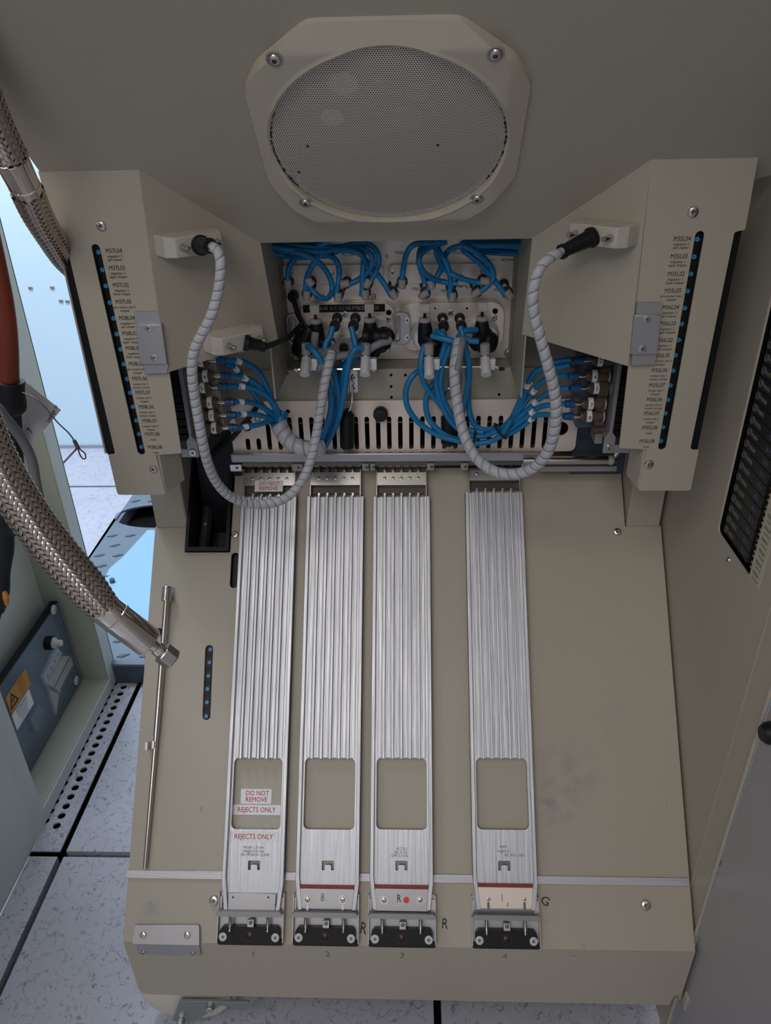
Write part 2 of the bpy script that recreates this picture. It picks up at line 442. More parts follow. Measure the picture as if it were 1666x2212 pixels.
# ================================================================== MACHINE: base cabinet with sloping panel
base = thing('machine_base_cabinet', (-0.01, 0.6, 0.10), 'beige machine base with a sloping panel that carries the four aluminium chutes', 'cabinet')
XM0, XM1 = -0.311, 0.2925
VT = RAMP.px(900, 1011)[1]
# sloping panel outline (local to the panel plane)
def R(x, y, h=0.0): return RAMP.px(x, y, h)
vn = R(360, 1140)[1]; vo = R(450, 1193)[1]; un0 = R(402, 1150)[0]; un1 = R(497, 1190)[0]
vr = R(1380, 1137)[1]; ur = R(1347, 1080)[0]
out = [(XM0, VF), (XM1, VF), (XM1, vr), (ur, vr), (ur, VT), (un1 + 0.001, VT), (un1, vo), (un0, vo), (un0, vn), (XM0, vn)]
slot1 = R(452, 1402); slot2 = R(446, 1547)
def stadium(a0, b0, a1, b1, r, n=8):
    d = V((a1 - a0, b1 - b0)).normalized(); ang = math.atan2(d.y, d.x); P = []
    for i in range(n + 1):
        t = ang - math.pi / 2 + math.pi * i / n; P.append((a1 + r * math.cos(t), b1 + r * math.sin(t)))
    for i in range(n + 1):
        t = ang + math.pi / 2 + math.pi * i / n; P.append((a0 + r * math.cos(t), b0 + r * math.sin(t)))
    return P
sl = stadium(slot2[0], slot2[1], slot1[0], slot1[1], 0.0044)
s2a = R(508, 1202); s2b = R(505, 1262)
sl2 = stadium(s2b[0], s2b[1], s2a[0], s2a[1], 0.0045)
MB().prism(RAMP, out, -0.003, 0.0, [sl, sl2]).build('sloping_panel', PAINT_S, base, bevel=0.0006)
# front drop panel and body behind
zb = at(880, 2160, FY).z
xl = at(293, 2150, FY).x; xr = at(1475, 2170, FY).x
MB().prism(FRONT, [(XM0, FZ - 0.0005), (XM0, zb + 0.010), (XM0 + .0025, zb + 0.003), (XM0 + .008, zb), (XM1 - .010, zb), (XM1 - .008, zb + 0.018), (XM1 - 0.004, zb + 0.018), (XM1, zb + 0.03), (XM1, FZ - 0.0005)], -0.003, 0.0).build('front_panel', PAINT, base, bevel=0.0005)
MB().wbox(XM0 + 0.012, XM1 - 0.004, FY + .006, 1.30, zb + 0.004, FOLDZ - 0.01).build('lower_body', PAINT_D, base)
mb = MB()
for x0, x1 in ((XM0 + .0005, XM0 + 0.003), (XM1 - 0.003, XM1 - .0005)):
    mb2 = Fr((x0, 0, 0), (0, 1, 0), (0, 0, 1))
    yt = 0.45 + vn * math.cos(RA); zt = FOLDZ + vn * math.sin(RA)
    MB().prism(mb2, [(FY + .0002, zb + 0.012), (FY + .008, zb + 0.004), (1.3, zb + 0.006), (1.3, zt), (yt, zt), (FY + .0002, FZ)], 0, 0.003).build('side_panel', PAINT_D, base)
# dark interior behind the panel (lets the openings read black)
MB().prism(Fr((0, 0, 0), (0, 1, 0), (0, 0, 1)), [(0.50, 0.18), (0.93, 0.18), (0.93, 0.50), (0.78, 0.45), (0.50, 0.20)], -0.30, 0.28).build('inner_box', VOID, base)
for x, y, r in ((463, 1945, .0055), (1334, 1149, .0048), (508, 1155, .0045), (1395, 1955, .0055)):
    spx(base, RAMP, x, y, 0.0, r=r)
# indicator slot on the ramp: black valve block with six blue push dots
blk = MB()
blk.prism(RAMP, stadium(slot2[0], slot2[1], slot1[0], slot1[1], 0.0042), -0.010, -0.0035); blk.build('indicator_strip', BLACK, base)
for (x, y) in ((455, 1403), (453, 1431), (451, 1460), (449, 1488), (448, 1517), (446, 1547)):
    a, b = R(x, y, -0.003)
    MB().prism(RAMP, rrect(a - 0.0042, a + 0.0030, b - 0.0055, b + 0.0055, .001), -0.0036, -0.0028).build('button_plate', RUBBER, base)
    MB().prism(RAMP, circ(a, b, 0.0021), -0.003, -0.0016, [circ(a, b, 0.0008, 10)]).prism(RAMP, circ(a, b, 0.0009, 10), -0.003, -0.002).build('blue_button', BLUEDOT, base)
# vent strip beside the first chute
MB().prism(RAMP, stadium(s2b[0], s2b[1], s2a[0], s2a[1], 0.0043), -0.014, -0.008).build('cable_strip', BLACK, base)
# hand written and printed numbers on the panel
for st, x, y in (('1', 547, 2060), ('2', 708, 2060), ('3', 869, 2063), ('4', 1091, 2065)):
    a, b = FRONT.px(x, y)
    MB().text(FRONT, a, b - .001, 0.0003, st, 0.0135, sx=.8).build('lane_number', GRYTXT, base)
for st, x, y, sz, rot, sx in (('R', 785, 2006, .0165, -.15, .75), ('R', 961, 1996, .0145, -.1, .8), ('G', 1178, 1947, .0125, -.5, 1.1)):
    a, b = R(x, y); MB().text(RAMP, a, b, 0.0003, st, sz, rot=rot, sx=sx).build('pen_letter', BLKTXT, base)
# scuffs on the paint
for x, y, w, h in ((322, 1960, .004, .012), (435, 1748, .0025, .006), (1262, 2045, .003, .004), (1240, 2070, .006, .0012), (1560 - 120, 1735, .0016, .004)):
    a, b = R(x, y); MB().prism(RAMP, rrect(a - w / 2, a + w / 2, b - h / 2, b + h / 2, .001), 0, 0.00025).build('scuff_mark', SCRATCH, base)

# black cable duct in the opening
duct = thing('cable_duct', RAMP.w((un0 + un1) / 2, vo, 0), 'black open cable duct sunk in the slope left of the first chute', 'duct')
c0, c1 = un0 + 0.001, un1 - 0.001
frm = MB(); frm.prism(RAMP, [(c0, vo + .001), (c1, vo + .001), (c1, VT + .03), (c0, VT + .03)], -0.004, 0.004, [[(c0 + .004, vo + .006), (c1 - .004, vo + .006), (c1 - .004, VT + .026), (c0 + .004, VT + .026)]])
frm.build('rim', BLACK, duct)
MB().prism(RAMP, [(c0 + .003, vo + .005), (c1 - .003, vo + .005), (c1 - .003, VT + .05), (c0 + .003, VT + .05)], -0.06, -0.055).build('floor_sheet', BLACK, duct)
mb = MB()
mb.box(RAMP, c0 + .003, c0 + .005, vo + .005, VT + .05, -0.06, -0.004).box(RAMP, c1 - .005, c1 - .003, vo + .005, VT + .05, -0.06, -0.004).box(RAMP, c0 + .003, c1 - .003, vo + .004, vo + .006, -0.06, -0.004)
mb.build('wall_sheet', BLACK, duct)
q = [RAMP.w(*RAMP.px(x, y, -0.035), -0.035) for x, y in ((438, 1190), (446, 1130), (452, 1060), (458, 1015))]
MB().tube(spline(q), 0.0068, 6).build('inner_channel', mat('dark_channel', (0.04, 0.045, 0.055), 0.25), duct)
screw(duct, RAMP, *RAMP.px(438, 1127, -0.02), -0.03, r=.003, m=DSTEEL)

# ---------------------------------------------------------------- chutes
HC = 0.010
def chute(idx, xs, label, kind):
    """xs: left/right px at y~1072 and ~1970"""
    (lx, ly), (rx, ry), (lx2, ly2), (rx2, ry2) = xs
    a0 = (RAMP.px(lx, ly, HC)[0] + RAMP.px(lx2, ly2, HC)[0]) / 2
    a1 = (RAMP.px(rx, ry, HC)[0] + RAMP.px(rx2, ry2, HC)[0]) / 2
    cx = (lx + rx) / 2; vt = RAMP.px(cx, ly, HC)[1]; vb = RAMP.px((lx2 + rx2) / 2, 1966, HC)[1]
    wt = RAMP.px(cx - 15, 1638, HC)[1]; wb = RAMP.px(cx - 25, 1793, HC)[1]
    t = thing('unloading_chute', RAMP.w((a0 + a1) / 2, vb, 0), label, 'chute', 'four ribbed aluminium chutes on the slope')
    W = a1 - a0; e = 0.0062; c = (a0 + a1) / 2
    vs_ = RAMP.px(cx - 28, 1872, HC)[1]
    slot = [(-.0066, .0052), (.0066, .0052), (.0066, -.0044), (.0036, -.0044), (.0036, .0010), (-.0036, .0010), (-.0036, -.0044), (-.0066, -.0044)]
    slot = rpoly([(c + x * 0.98, vs_ + y) for x, y in slot], .0014)
    win = rrect(a0 + e, a1 - e, wb, wt, .0055)
    vk = RAMP.px(cx - 28, 1900, HC)[1]
    outl = [(a0 + .004, vb), (a1 - .004, vb), (a1, vk), (a1, vt), (a0, vt), (a0, vk)]
    MB().prism(RAMP, outl, 0.0015, HC - 0.0035, [win, slot]).build('channel_body', ALU, t, bevel=.0003)
    if kind != 1:
        MB().prism(RAMP, outl, 0.0003, 0.0015, [win]).build('under_frame', DSTEEL, t)
    for k, (x0, x1) in enumerate(((a0, a0 + .0042), (a1 - .0042, a1))):
        dd = .0035 if k == 0 else -.0035
        MB().prism(RAMP, [(x0 + dd, vb), (x1 + dd, vb), (x1, vk), (x1, vt), (x0, vt), (x0, vk)], 0.0015, HC + .0012).build('side_rail', ALU, t, bevel=.0005)
    n = 5; step = (W - .0084) / (n + 1)
    for k in range(n):
        x = a0 + .0042 + step * (k + 1)
        MB().prism(RAMP, [(x - .0016, wt - .0006), (x + .0012, wt - .0006), (x + .0012, vt + .0012), (x - .0016, vt + .0012)], HC - .0036, HC + .0006).build('rib', ALU, t, bevel=.0004)
    # low steps machined between the ribs
    for k in range(n + 1):
        x = a0 + .0042 + step * k + step * 0.50
        MB().box(RAMP, x - step * .18, x + step * .22, wt + .0002, vt, HC - .0036, HC - .0022).build('groove_step', ALU, t, bevel=.0003)
    return t, a0, a1, vt, vb, wt, wb, c
chs = []
CHX = [((522, 1072), (640, 1068), (476, 1970), (612, 1970)), ((664, 1072), (784, 1070), (636, 1970), (778, 1970)),
       ((808, 1072), (926, 1070), (797, 1970), (940, 1970)), ((1007, 1062), (1130, 1060), (1021, 1970), (1163, 1975))]
CHL = ['leftmost ribbed aluminium chute with red rejects only stickers', 'second ribbed aluminium chute with a faint number eight on its end plate',
       'third ribbed aluminium chute with the letter R and a red dot', 'rightmost ribbed aluminium chute standing apart from the other three']
for i in range(4): chs.append(chute(i, CHX[i], CHL[i], i + 1))
def Rc(x, y, h=HC): return RAMP.px(x, y, h)
# end plates, strips and marks
t, a0, a1, vt, vb, wt, wb, c = chs[0]
MB().box(RAMP, a0 + .0075, a1 - .0075, vb, Rc(550, 1930)[1], HC - .0035, HC + .0005).build('end_plate', ALU_P, t, bevel=.0006)
for x, y, r in ((484, 1952, .0016), (598, 1954, .0016)):
    a, b = Rc(x, y); MB().prism(RAMP, circ(a, b, .0021, 12), HC + .0004, HC + .0009).build('blue_screw', mat('blued_screw', (0.05, 0.06, 0.09), 0.35, 0.8), t)
for x, y in ((504, 1938), (580, 1938)):
    a, b = Rc(x, y); MB().prism(RAMP, circ(a, b, .0009, 10), HC + .0003, HC + .0008).build('pin', VOID, t)
MB().text(RAMP, *Rc(546, 1832), HC - .0032, 'Width 1.5 mm', .0042, sx=.9).text(RAMP, *Rc(546, 1840), HC - .0032, 'Height 4.5 mm', .0042, sx=.9).text(RAMP, *Rc(550, 1848), HC - .0032, '001.90.00.01-12.045', .0042, sx=.9).build('etched_lettering', GRYTXT, t)
for i, marks in ((1, [('8', 697, 1939, .011)]), (2, [('R', 862, 1941, .0105)]), (3, [('1', 1085, 1940, .010), ('g', 1097, 1951, .006)])):
    t, a0, a1, vt, vb, wt, wb, c = chs[i]
    cx = (CHX[i][2][0] + CHX[i][3][0]) / 2
    y0 = 1920 if i != 3 else 1917
    vp = Rc(cx, y0)[1]; vs0 = Rc(cx, y0 - 7)[1]
    MB().box(RAMP, a0 + .0048, a1 - .0048, vp, vs0, HC - .0035, HC - .0005).build('red_strip', REDSTRIP, t, label='dark red rubber strip')
    vpb = Rc(cx, 1968 if i == 2 else 1962)[1]
    MB().box(RAMP, a0 + .0052, a1 - .0052, vpb, vp, HC - .0034, HC + .0004).build('end_plate', CREAM if i == 3 else ALU_P, t, bevel=.0004)
    for st, x, y, sz in marks: MB().text(RAMP, *Rc(x, y), HC + .0007, st, sz, sx=.75).build('pen_letter', BLKTXT if i == 2 else GRYTXT, t)
    for x, y in {1: ((665, 1943), (741, 1943)), 2: ((830, 1944), (908, 1944)), 3: ((1055, 1942), (1133, 1942))}[i]:
        a, b = Rc(x, y); screw(t, RAMP, a, b, HC + .0004, r=.0030 if i < 3 else .002, washer=.0044 if i < 3 else 0)
        if i != 2: MB().prism(RAMP, stadium(a, b - .009, a, b - .004, .0013), HC + .0002, HC + .0006).build('slot', WHITE if i == 1 else DSTEEL, t)
    if i == 2: a, b = Rc(878, 1944); MB().prism(RAMP, circ(a, b, .0031), HC + .0004, HC + .0008).build('dot_sticker', REDDOT, t, label='round red sticker')
for i, L in ((2, ((868, 1835, 'K-C 6.2'), (866, 1843, '001.91.22'), (864, 1850, 'DIM 3.3 mm'))), (3, ((1088, 1830, 'width'), (1090, 1840, 'height 3.1'), (1112, 1849, '001.90.0 --002')))):
    mb = MB()
    for x, y, st in L: mb.text(RAMP, *Rc(x, y), HC - .0032, st, .004, sx=.9)
    mb.build('etched_lettering', GRYTXT, chs[i][0])
# stickers
def sticker(parent, fr, x0, y0, x1, y1, lines, h, size, rot=0.0, nm='label_sticker', lab=None):
    a0, b1 = fr.px(x0, y0, h); a1, b0 = fr.px(x1, y1, h)
    o = MB().box(fr, min(a0, a1), max(a0, a1), min(b0, b1), max(b0, b1), h - .0003, h).build(nm, WHITE, parent, smooth=False, label=lab)
    mb = MB(); n = len(lines); ca = (a0 + a1) / 2; H = b1 - b0
    for k, st in enumerate(lines):
        mb.text(fr, ca if n == 1 else ca - (a1 - a0) * .33, b0 + H * (n - k - .5) / n * .86 + H * .07, h + .0002, st, size, sx=.88, align='C' if n == 1 else 'L')
    mb.build('red_lettering', REDTXT, o)
    return o
sticker(base, RAMP, 521, 1704, 586, 1737, ['DO NOT', 'REMOVE'], .0005, .0073, lab='white sticker reading DO NOT REMOVE')
sticker(base, RAMP, 503, 1738, 606, 1761, ['REJECTS ONLY'], .0005, .0073, lab='white sticker reading REJECTS ONLY')
sticker(chs[0][0], RAMP, 495, 1796, 601, 1819, ['REJECTS ONLY'], HC - .0030, .0073, lab='white sticker reading REJECTS ONLY')

# ---------------------------------------------------------------- chute heads (comb brackets above each chute)
HL = ['comb bracket with a white DO NOT REMOVE sticker above the leftmost chute', 'shiny comb bracket with five screws above the second chute',
      'shiny comb bracket with five screws above the third chute', 'comb bracket half hidden by the spiral wrapped cable above the rightmost chute']
HX = [(527, 638), (670, 780), (813, 922), (1012, 1124)]
for i in range(4):
    x0, x1 = HX[i]; dy = -10 if i == 3 else (1 if i == 0 else 0)
    ym = (x0 + x1) / 2
    def hp(x, y, h): return RAMP.px(x, y + dy, h)
    H1 = .016
    a0 = hp(x0, 1040, H1)[0]; a1 = hp(x1, 1040, H1)[0]
    v0 = hp(ym, 1066, H1 - .006)[1]; v1 = hp(ym, 1048, H1)[1]; v2 = hp(ym, 1020, H1)[1]; v3 = hp(ym, 1003, H1)[1]
    t = thing('comb_bracket', RAMP.w((a0 + a1) / 2, v0, 0), HL[i], 'bracket', 'comb brackets at the chute heads')
    sideprof = Fr(RAMP.w(a0, 0, 0), RAMP.v, RAMP.n)
    MB().box(RAMP, a0, a1, v1, v2, H1 - .002, H1).build('face_plate', STEEL, t, bevel=.0006)
    MB().prism(Fr(RAMP.w(0, 0, 0), (1, 0, 0), (RAMP.w(0, v1, H1) - RAMP.w(0, v0, H1 - .009))), [(a0 + .0006, (RAMP.w(0, v0, H1 - .009) - RAMP.w(0, 0, 0)).dot((RAMP.w(0, v1, H1) - RAMP.w(0, v0, H1 - .009)).normalized())), (a1 - .0006, 0), (a1 - .0006, 0.001), (a0 + .0006, 0.001)], 0, 0.0001) if False else None
    MB().box(RAMP, a0 + .0008, a1 - .0008, v0, v1 - .0002, H1 - .010, H1 - .008).build('lower_step', STEPM, t)
    for x in (a0, a1 - .0014): MB().box(RAMP, x, x + .0014, v0 - .004, v3, .002, H1 + .0006).build('cheek', STEEL, t, bevel=.0003)
    n = 5
    for k in range(n):
        x = a0 + (a1 - a0) * (k + 1) / (n + 1)
        MB().box(RAMP, x - .0014, x + .0014, v2 - .0005, v3, H1 - .008, H1 - .0005).build('comb_tooth', STEEL, t, bevel=.0003)
        MB().box(RAMP, x - .0012, x + .0012, v0 - .0028, v0 + .001, H1 - .009, H1 - .007).build('pin', STEEL, t)
        if i != 3 or k == 0:
            screw(t, RAMP, x, hp(ym, 1033, H1)[1], H1, r=.0019, t=.0008)
    MB().box(RAMP, a0, a1, v3 - .0016, v3, H1 - .006, H1 - .0004).build('top_bar', STEEL, t, bevel=.0003)
    MB().box(RAMP, a0 + .001, a1 - .001, v2, v3 - .002, .001, .004).build('back_sheet', DSTEEL, t)
    if i == 0: sticker(t, RAMP, 551, 1038, 611, 1062, ['DO NOT', 'REMOVE'], H1 + .0006, .0068, lab='white sticker reading DO NOT REMOVE')

# ---------------------------------------------------------------- stop blocks at the chute ends
SL = ['black spring stop block under the leftmost chute', 'black spring stop block under the second chute, left of the pen letter R pair',
      'black spring stop block under the third chute', 'black spring stop block under the rightmost chute']
SX = [(471, 614), (633, 776), (796, 942), (1019, 1166)]
for i in range(4):
    x0, x1 = SX[i]; cx = (x0 + x1) / 2; dy = (0, 2, 5, 8)[i]
    a0 = RAMP.px(x0, 2030, 0)[0]; a1 = RAMP.px(x1, 2030, 0)[0]; c = (a0 + a1) / 2
    def sv(y, h=0.0): return RAMP.px(cx, y + dy, h)[1]
    vb = sv(2040); vt_ = sv(1925)
    t = thing('stop_block', RAMP.w(c, vb, 0), SL[i], 'stop block', 'spring stop blocks at the chute ends')
    MB().prism(RAMP, rpoly([(a0, vb), (a1, vb), (a1, vt_), (a0, vt_)], [.004, .004, .0, .0]), .0002, .0012).build('tray', CREAM if i > 5 else ALU_P, t)
    for x in (a0, a1 - .001): MB().box(RAMP, x, x + .001, vb + .004, vt_, .0012, .0075).build('tray_wall', ALU_P, t)
    # black base strip and block
    MB().prism(RAMP, rpoly([(a0 + .0004, vb + .0004), (a1 - .0004, vb + .0004), (a1 - .0004, vb + .006), (a0 + .0004, vb + .006)], [.004, .004, 0, 0]), .0012, .0042).build('foot_strip', BLACK, t)
    vk0 = sv(2038, .010); vk1 = sv(2002, .010)
    MB().prism(RAMP, rpoly([(a0 + .0035, vk0), (a1 - .0035, vk0), (a1 - .0035, vk1 - .004), (a1 - .0065, vk1), (a0 + .0065, vk1), (a0 + .0035, vk1 - .004)], .0012), .0012, .010).build('block', BLACK, t, bevel=.0006)
    for sx_ in (a0 + .0075, a1 - .0078): screw(t, RAMP, sx_, vk0 + .006, .010, r=.0042, t=.001, kind='cap', m=WHITEP)
    a = c; b = sv(2022, .010)
    MB().prism(RAMP, circ(a, b, .0056), .010, .0106, [circ(a, b, .0045)]).build('lens_ring', RUBBER, t)
    mb = MB().lathe(RAMP.w(a, b, .0092), RAMP.n, [(0, .0040), (.0007, .0038), (.0012, .0024), (.0014, .0006)], 20); mb.build('lens', REDLENS, t, label='dark red lens')
    MB().box(RAMP, c - .0028, c + .0042, vk1 - .0005, sv(1986, .010), .006, .0105).build('centre_tab', ALU_P, t, bevel=.0004)
    screw(t, RAMP, c + .0008, sv(1993, .0105), .0105, r=.0019, t=.0008, m=DSTEEL)
    for sx_ in (c - .0205, c + .0195):
        P = []; v0s, v1s = vk1 - .004, sv(1980, .009); N = 9 * 10
        for k in range(N + 1):
            an = 2 * math.pi * k / 10; P.append(RAMP.w(sx_ + .0016 * math.cos(an), v0s + (v1s - v0s) * k / N, .0115 + .0016 * math.sin(an)))
        MB().tube(P, .0005, 5).build('spring', STEEL, t)
        MB().cyl(RAMP.w(sx_, v0s, .0115), RAMP.w(sx_, v1s, .0115), .0009, seg=8).build('spring_pin', STEEL, t)
    # lip bar
    vl = sv(1976, .016)
    MB().prism(RAMP, rpoly([(a0 + .0005, vl - .0018), (a1 - .0015, vl - .0018), (a1 - .0002, vl + .0005), (a1 - .003, vl + .0032), (a0 + .003, vl + .0032), (a0 - .0003, vl + .0006)], .001), .008, .0175).build('lip_bar', LIPM, t, bevel=.0007)
    MB().box(RAMP, a1 - .0052, a1 - .0010, vl + .002, sv(1935), .0012, .004).build('felt_edge', CREAM, t)
    MB().box(RAMP, a0 + .0005, a0 + .003, vl + .002, sv(1935), .0012, .004).build('felt_edge', CREAM, t)

# ---------------------------------------------------------------- long flat bar across the slope (its segments run behind the chutes)
b0 = RAMP.px(500, 1900, .004); b1_ = RAMP.px(500, 1881, .004)
mb = MB().prism(RAMP, [(RAMP.px(270, 1897, .004)[0], RAMP.px(600, 1903, .004)[1]), (RAMP.px(1492, 1914, .004)[0] , RAMP.px(600, 1903, .004)[1]), (RAMP.px(1492, 1914, .004)[0], RAMP.px(600, 1885, .004)[1]), (RAMP.px(270, 1885, .004)[0], RAMP.px(600, 1885, .004)[1])], .0003, .0015)
solo(mb, 'cross_bar', ALU_B, 'flat aluminium bar running across the slope beneath all four chutes', 'bar', bevel=.0003)

# long rod with knurled socket
rod = thing('socket_rod', RAMP.w(*RAMP.px(310, 1875, .005), .005), 'long thin steel rod with a knurled socket lying on the left of the slope', 'tool')
p0 = RAMP.w(*RAMP.px(313, 1876, .004), .004); p1 = RAMP.w(*RAMP.px(359, 1300, .008), .008); p2 = RAMP.w(*RAMP.px(362, 1267, .009), .009); pm = RAMP.w(*RAMP.px(337, 1590, .006), .006)
MB().cyl(p0, pm, .0024, .0026).build('rod', STEEL, rod)
MB().cyl(pm, p1, .0031, .0031).build('sleeve', STEEL, rod)
ax = (p2 - p1).normalized(); kn = MB(); L_ = (p2 - p1).length; prof = [(0, .0045), (.0005, .0056)]
for k in range(8): prof += [(.001 + k * L_ / 9, .0056), (.001 + (k + .5) * L_ / 9, .0061)]
prof += [(L_ - .0006, .0056), (L_, .0050)]
kn.lathe(p1, ax, prof, 18).build('knurled_socket', STEEL, rod)
for x, y in ((324, 1610), (338, 1607)):
    q = RAMP.px(x, y, 0); MB().box(RAMP, q[0] - .0012, q[0] + .0012, q[1] - .004, q[1] + .004, .0, .012).build('clip', STEEL, rod)
MB().box(RAMP, RAMP.px(347, 1365, 0)[0] - .001, RAMP.px(347, 1365, 0)[0] + .001, RAMP.px(347, 1372)[1], RAMP.px(347, 1358)[1], 0, .010).build('clip', BLACK, rod)

# aluminium corner handle bottom left
hb = thing('corner_bracket', FRONT.w(*FRONT.px(360, 2060), .003), 'aluminium angle bracket with four screws on the lower left corner of the slope', 'bracket')
A = RAMP.pts([(292, 1998), (431, 1998), (431, 2041), (286, 2041)], .004)
MB().prism(RAMP, rpoly([(A[3][0], A[2][1]), (A[2][0], A[2][1]), (A[1][0], A[1][1]), (A[3][0] + .0008, A[0][1])], [0, 0, .003, .003]), .0003, .0048).build('sloping_leg', ALU_P, hb, bevel=.0005)
zc = at(360, 2062, .447).z
vl0 = FRONT.px(360, 2062, .002)[1]
MB().box(FRONT, A[3][0] + .003, A[2][0] - .001, vl0, FZ + .0012, .0003, .0026).build('lower_leg', ALU_P, hb, bevel=.0004)
for x, y in ((310, 2020), (405, 2020)): spx(hb, RAMP, x, y, .0042, r=.0036, washer=.0046)
for a in (A[3][0] + .009, A[2][0] - .009): screw(hb, FRONT, a, vl0 + .0045, .0026, r=.0026)

# caster under the front left corner
ca = thing('caster', (-0.24, 0.47, 0.0), 'white swivel caster with grey bracket under the front left corner of the machine', 'caster')
pc = at(408, 2175, FY + .03)
MB().lathe((pc.x, FY + .052, .056), (0, -1, 0), [(0, .046), (.003, .054), (.022, .054), (.026, .046), (.0265, .02)], 40).build('wheel', mat('cream_wheel', (0.72, 0.68, 0.58), 0.5), ca)
MB().lathe((pc.x + .075, FY + .060, .050), (.75, -.66, 0), [(0, .030), (.002, .034), (.012, .034), (.014, .030)], 24).build('brake_wheel', WHITEP, ca)
fr_ = Fr((0, FY + .018, 0), (1, 0, 0), (0, 0, 1))
BR = mat('zinc_bracket', (0.30, 0.34, 0.36), 0.4, 0.5)
pts = [fr_.px(x, y) for x, y in ((388, 2163), (540, 2165), (530, 2185), (478, 2172), (420, 2207), (372, 2205))]
MB().prism(fr_, rpoly(pts, .003), -.003, 0).build('fork_plate', BR, ca, bevel=.0004)
MB().box(fr_, fr_.px(395, 2163)[0], fr_.px(533, 2163)[0], zb - .006, zb - .0005, -.06, .010).build('top_plate', WHITEP, ca)
for x, y in ((392, 2203), (455, 2172)):
    a, b = fr_.px(x, y); MB().prism(fr_, circ(a, b, .0055, 6), 0, .006).build('bolt', STEEL, ca, bevel=.0005)

# ================================================================== HOOD
hx0, hx1 = -0.2945, XR - .002
vb = HOOD.px(860, 520)[1]; _, v1 = HOOD.px(300, 366); aL = HOOD.px(563, 525)[0]; aR = HOOD.px(1150, 515)[0]
hood = thing('machine_hood', (0, 0.65, 0.95), 'beige machine hood leaning over the recess, with the round speaker grille on it', 'machine panel')
MB().prism(HOOD, [(aL, vb), (aR, vb), (hx1, HOOD.px(1408, 338)[1] - .02), (hx1, .42), (hx0, .42), (hx0, v1 - .02)], -.004, 0).build('sloping_panel', PAINT, hood)
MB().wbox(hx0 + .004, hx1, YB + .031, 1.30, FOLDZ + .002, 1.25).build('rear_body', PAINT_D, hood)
MB().wbox(hx0 + .001, hx1, .38, 1.30, 1.2501, 2.1).build('added_light_block', PAINT_D, hood)  # added unseen box, keeps the bay light off the right wall
# closing sheet above the recess so that the inside is enclosed
eb = HOOD.w(0, vb, -.004)
MB().wbox(hx0 + .003, hx1, eb.y + .002, YB + .05, eb.z + .001, eb.z + .004).build('recess_ceiling', PAINT_D, hood)

# ---------------------------------------------------------------- speaker grille
gc = (-.0173, -.0073 + HOOD.px(838, 285)[1])
gu, gv = gc
gv0 = HOOD.px(838, 285)[1]
GH = .012
gr = thing('speaker_grille', HOOD.w(gu, gv, 0), 'octagonal beige bezel with a round perforated grille screwed to the hood', 'grille')
O = [(-.0645, .0963), (.0303, .0959), (.068, .0672), (.0806, .0455), (.0825, -.0477), (.066, -.072), (.032, -.108), (-.066, -.108), (-.1015, -.072), (-.1145, -.0485), (-.1140, .0447), (-.1015, .0665)]
O = rpoly([(a, b + gv0) for a, b in O], .006)
_gu0, _gu1 = HOOD.px(580, 285, .007)[0], HOOD.px(1097, 285, .007)[0]; _gv0, _gv1 = HOOD.px(838, 473, .007)[1], HOOD.px(838, 99, .007)[1]
gcx, gcy, gR = (_gu0 + _gu1) / 2, (_gv0 + _gv1) / 2, (_gu1 - _gu0 + _gv1 - _gv0) / 4
# bevelled bezel: outer loop low, inner loop high
def loft(fr, L0, h0, L1, h1):
    mb = MB(); n = len(L0)
    mb.add([fr.w(p[0], p[1], h0) for p in L0] + [fr.w(p[0], p[1], h1) for p in L1], [(i, (i + 1) % n, n + (i + 1) % n, n + i) for i in range(n)]); return mb
def resample_polar(P, cx, cy, n=144):
    out = []
    for k in range(n):
        t = 2 * math.pi * k / n; d = V((math.cos(t), math.sin(t))); best = None
        for i in range(len(P)):
            a = V((P[i][0] - cx, P[i][1] - cy)); b = V((P[(i + 1) % len(P)][0] - cx, P[(i + 1) % len(P)][1] - cy)); e = b - a
            den = d.x * e.y - d.y * e.x
            if abs(den) < 1e-12: continue
            s = (a.x * e.y - a.y * e.x) / den; q = (a.x * d.y - a.y * d.x) / den
            if s > 0 and -1e-6 <= q <= 1 + 1e-6 and (best is None or s > best): best = s
        out.append((cx + d.x * best, cy + d.y * best))
    return out
OP = resample_polar(O, gcx, gcy); n = len(OP)
def mixl(A, B, t): return [(a[0] * (1 - t) + b[0] * t, a[1] * (1 - t) + b[1] * t) for a, b in zip(A, B)]
CI = [(gcx + gR * math.cos(2 * math.pi * k / n), gcy + gR * math.sin(2 * math.pi * k / n)) for k in range(n)]
C1 = [(gcx + (gR + .0022) * math.cos(2 * math.pi * k / n), gcy + (gR + .0022) * math.sin(2 * math.pi * k / n)) for k in range(n)]
C2 = [(gcx + (gR + .0045) * math.cos(2 * math.pi * k / n), gcy + (gR + .0045) * math.sin(2 * math.pi * k / n)) for k in range(n)]
def hbez(p):
    u_, v_ = p[0], p[1] - gv0
    d = min(.0960 - v_, (v_ + .108), (u_ + .1145), (.0815 - u_))
    return min(.0100, .0030 + .42 * max(0, d))
mb = MB(); vs = []; NL = 36
for k in range(n): vs.append(HOOD.w(OP[k][0], OP[k][1], 0))
OI = mixl(OP, CI, .02)
for q in range(NL):
    Lp = mixl(OI, C2, q / (NL - 1))
    for k in range(n): vs.append(HOOD.w(Lp[k][0], Lp[k][1], hbez(Lp[k])))
for Lp, h in ((C1, .0010), (CI, -.0004), (CI, -.0100)):
    for k in range(n): vs.append(HOOD.w(Lp[k][0], Lp[k][1], max(.0015, hbez(C2[k]) + h)))
fs = []
for i in range(NL + 3):
    for k in range(n):
        k2 = (k + 1) % n; fs.append((i * n + k, i * n + k2, (i + 1) * n + k2, (i + 1) * n + k))
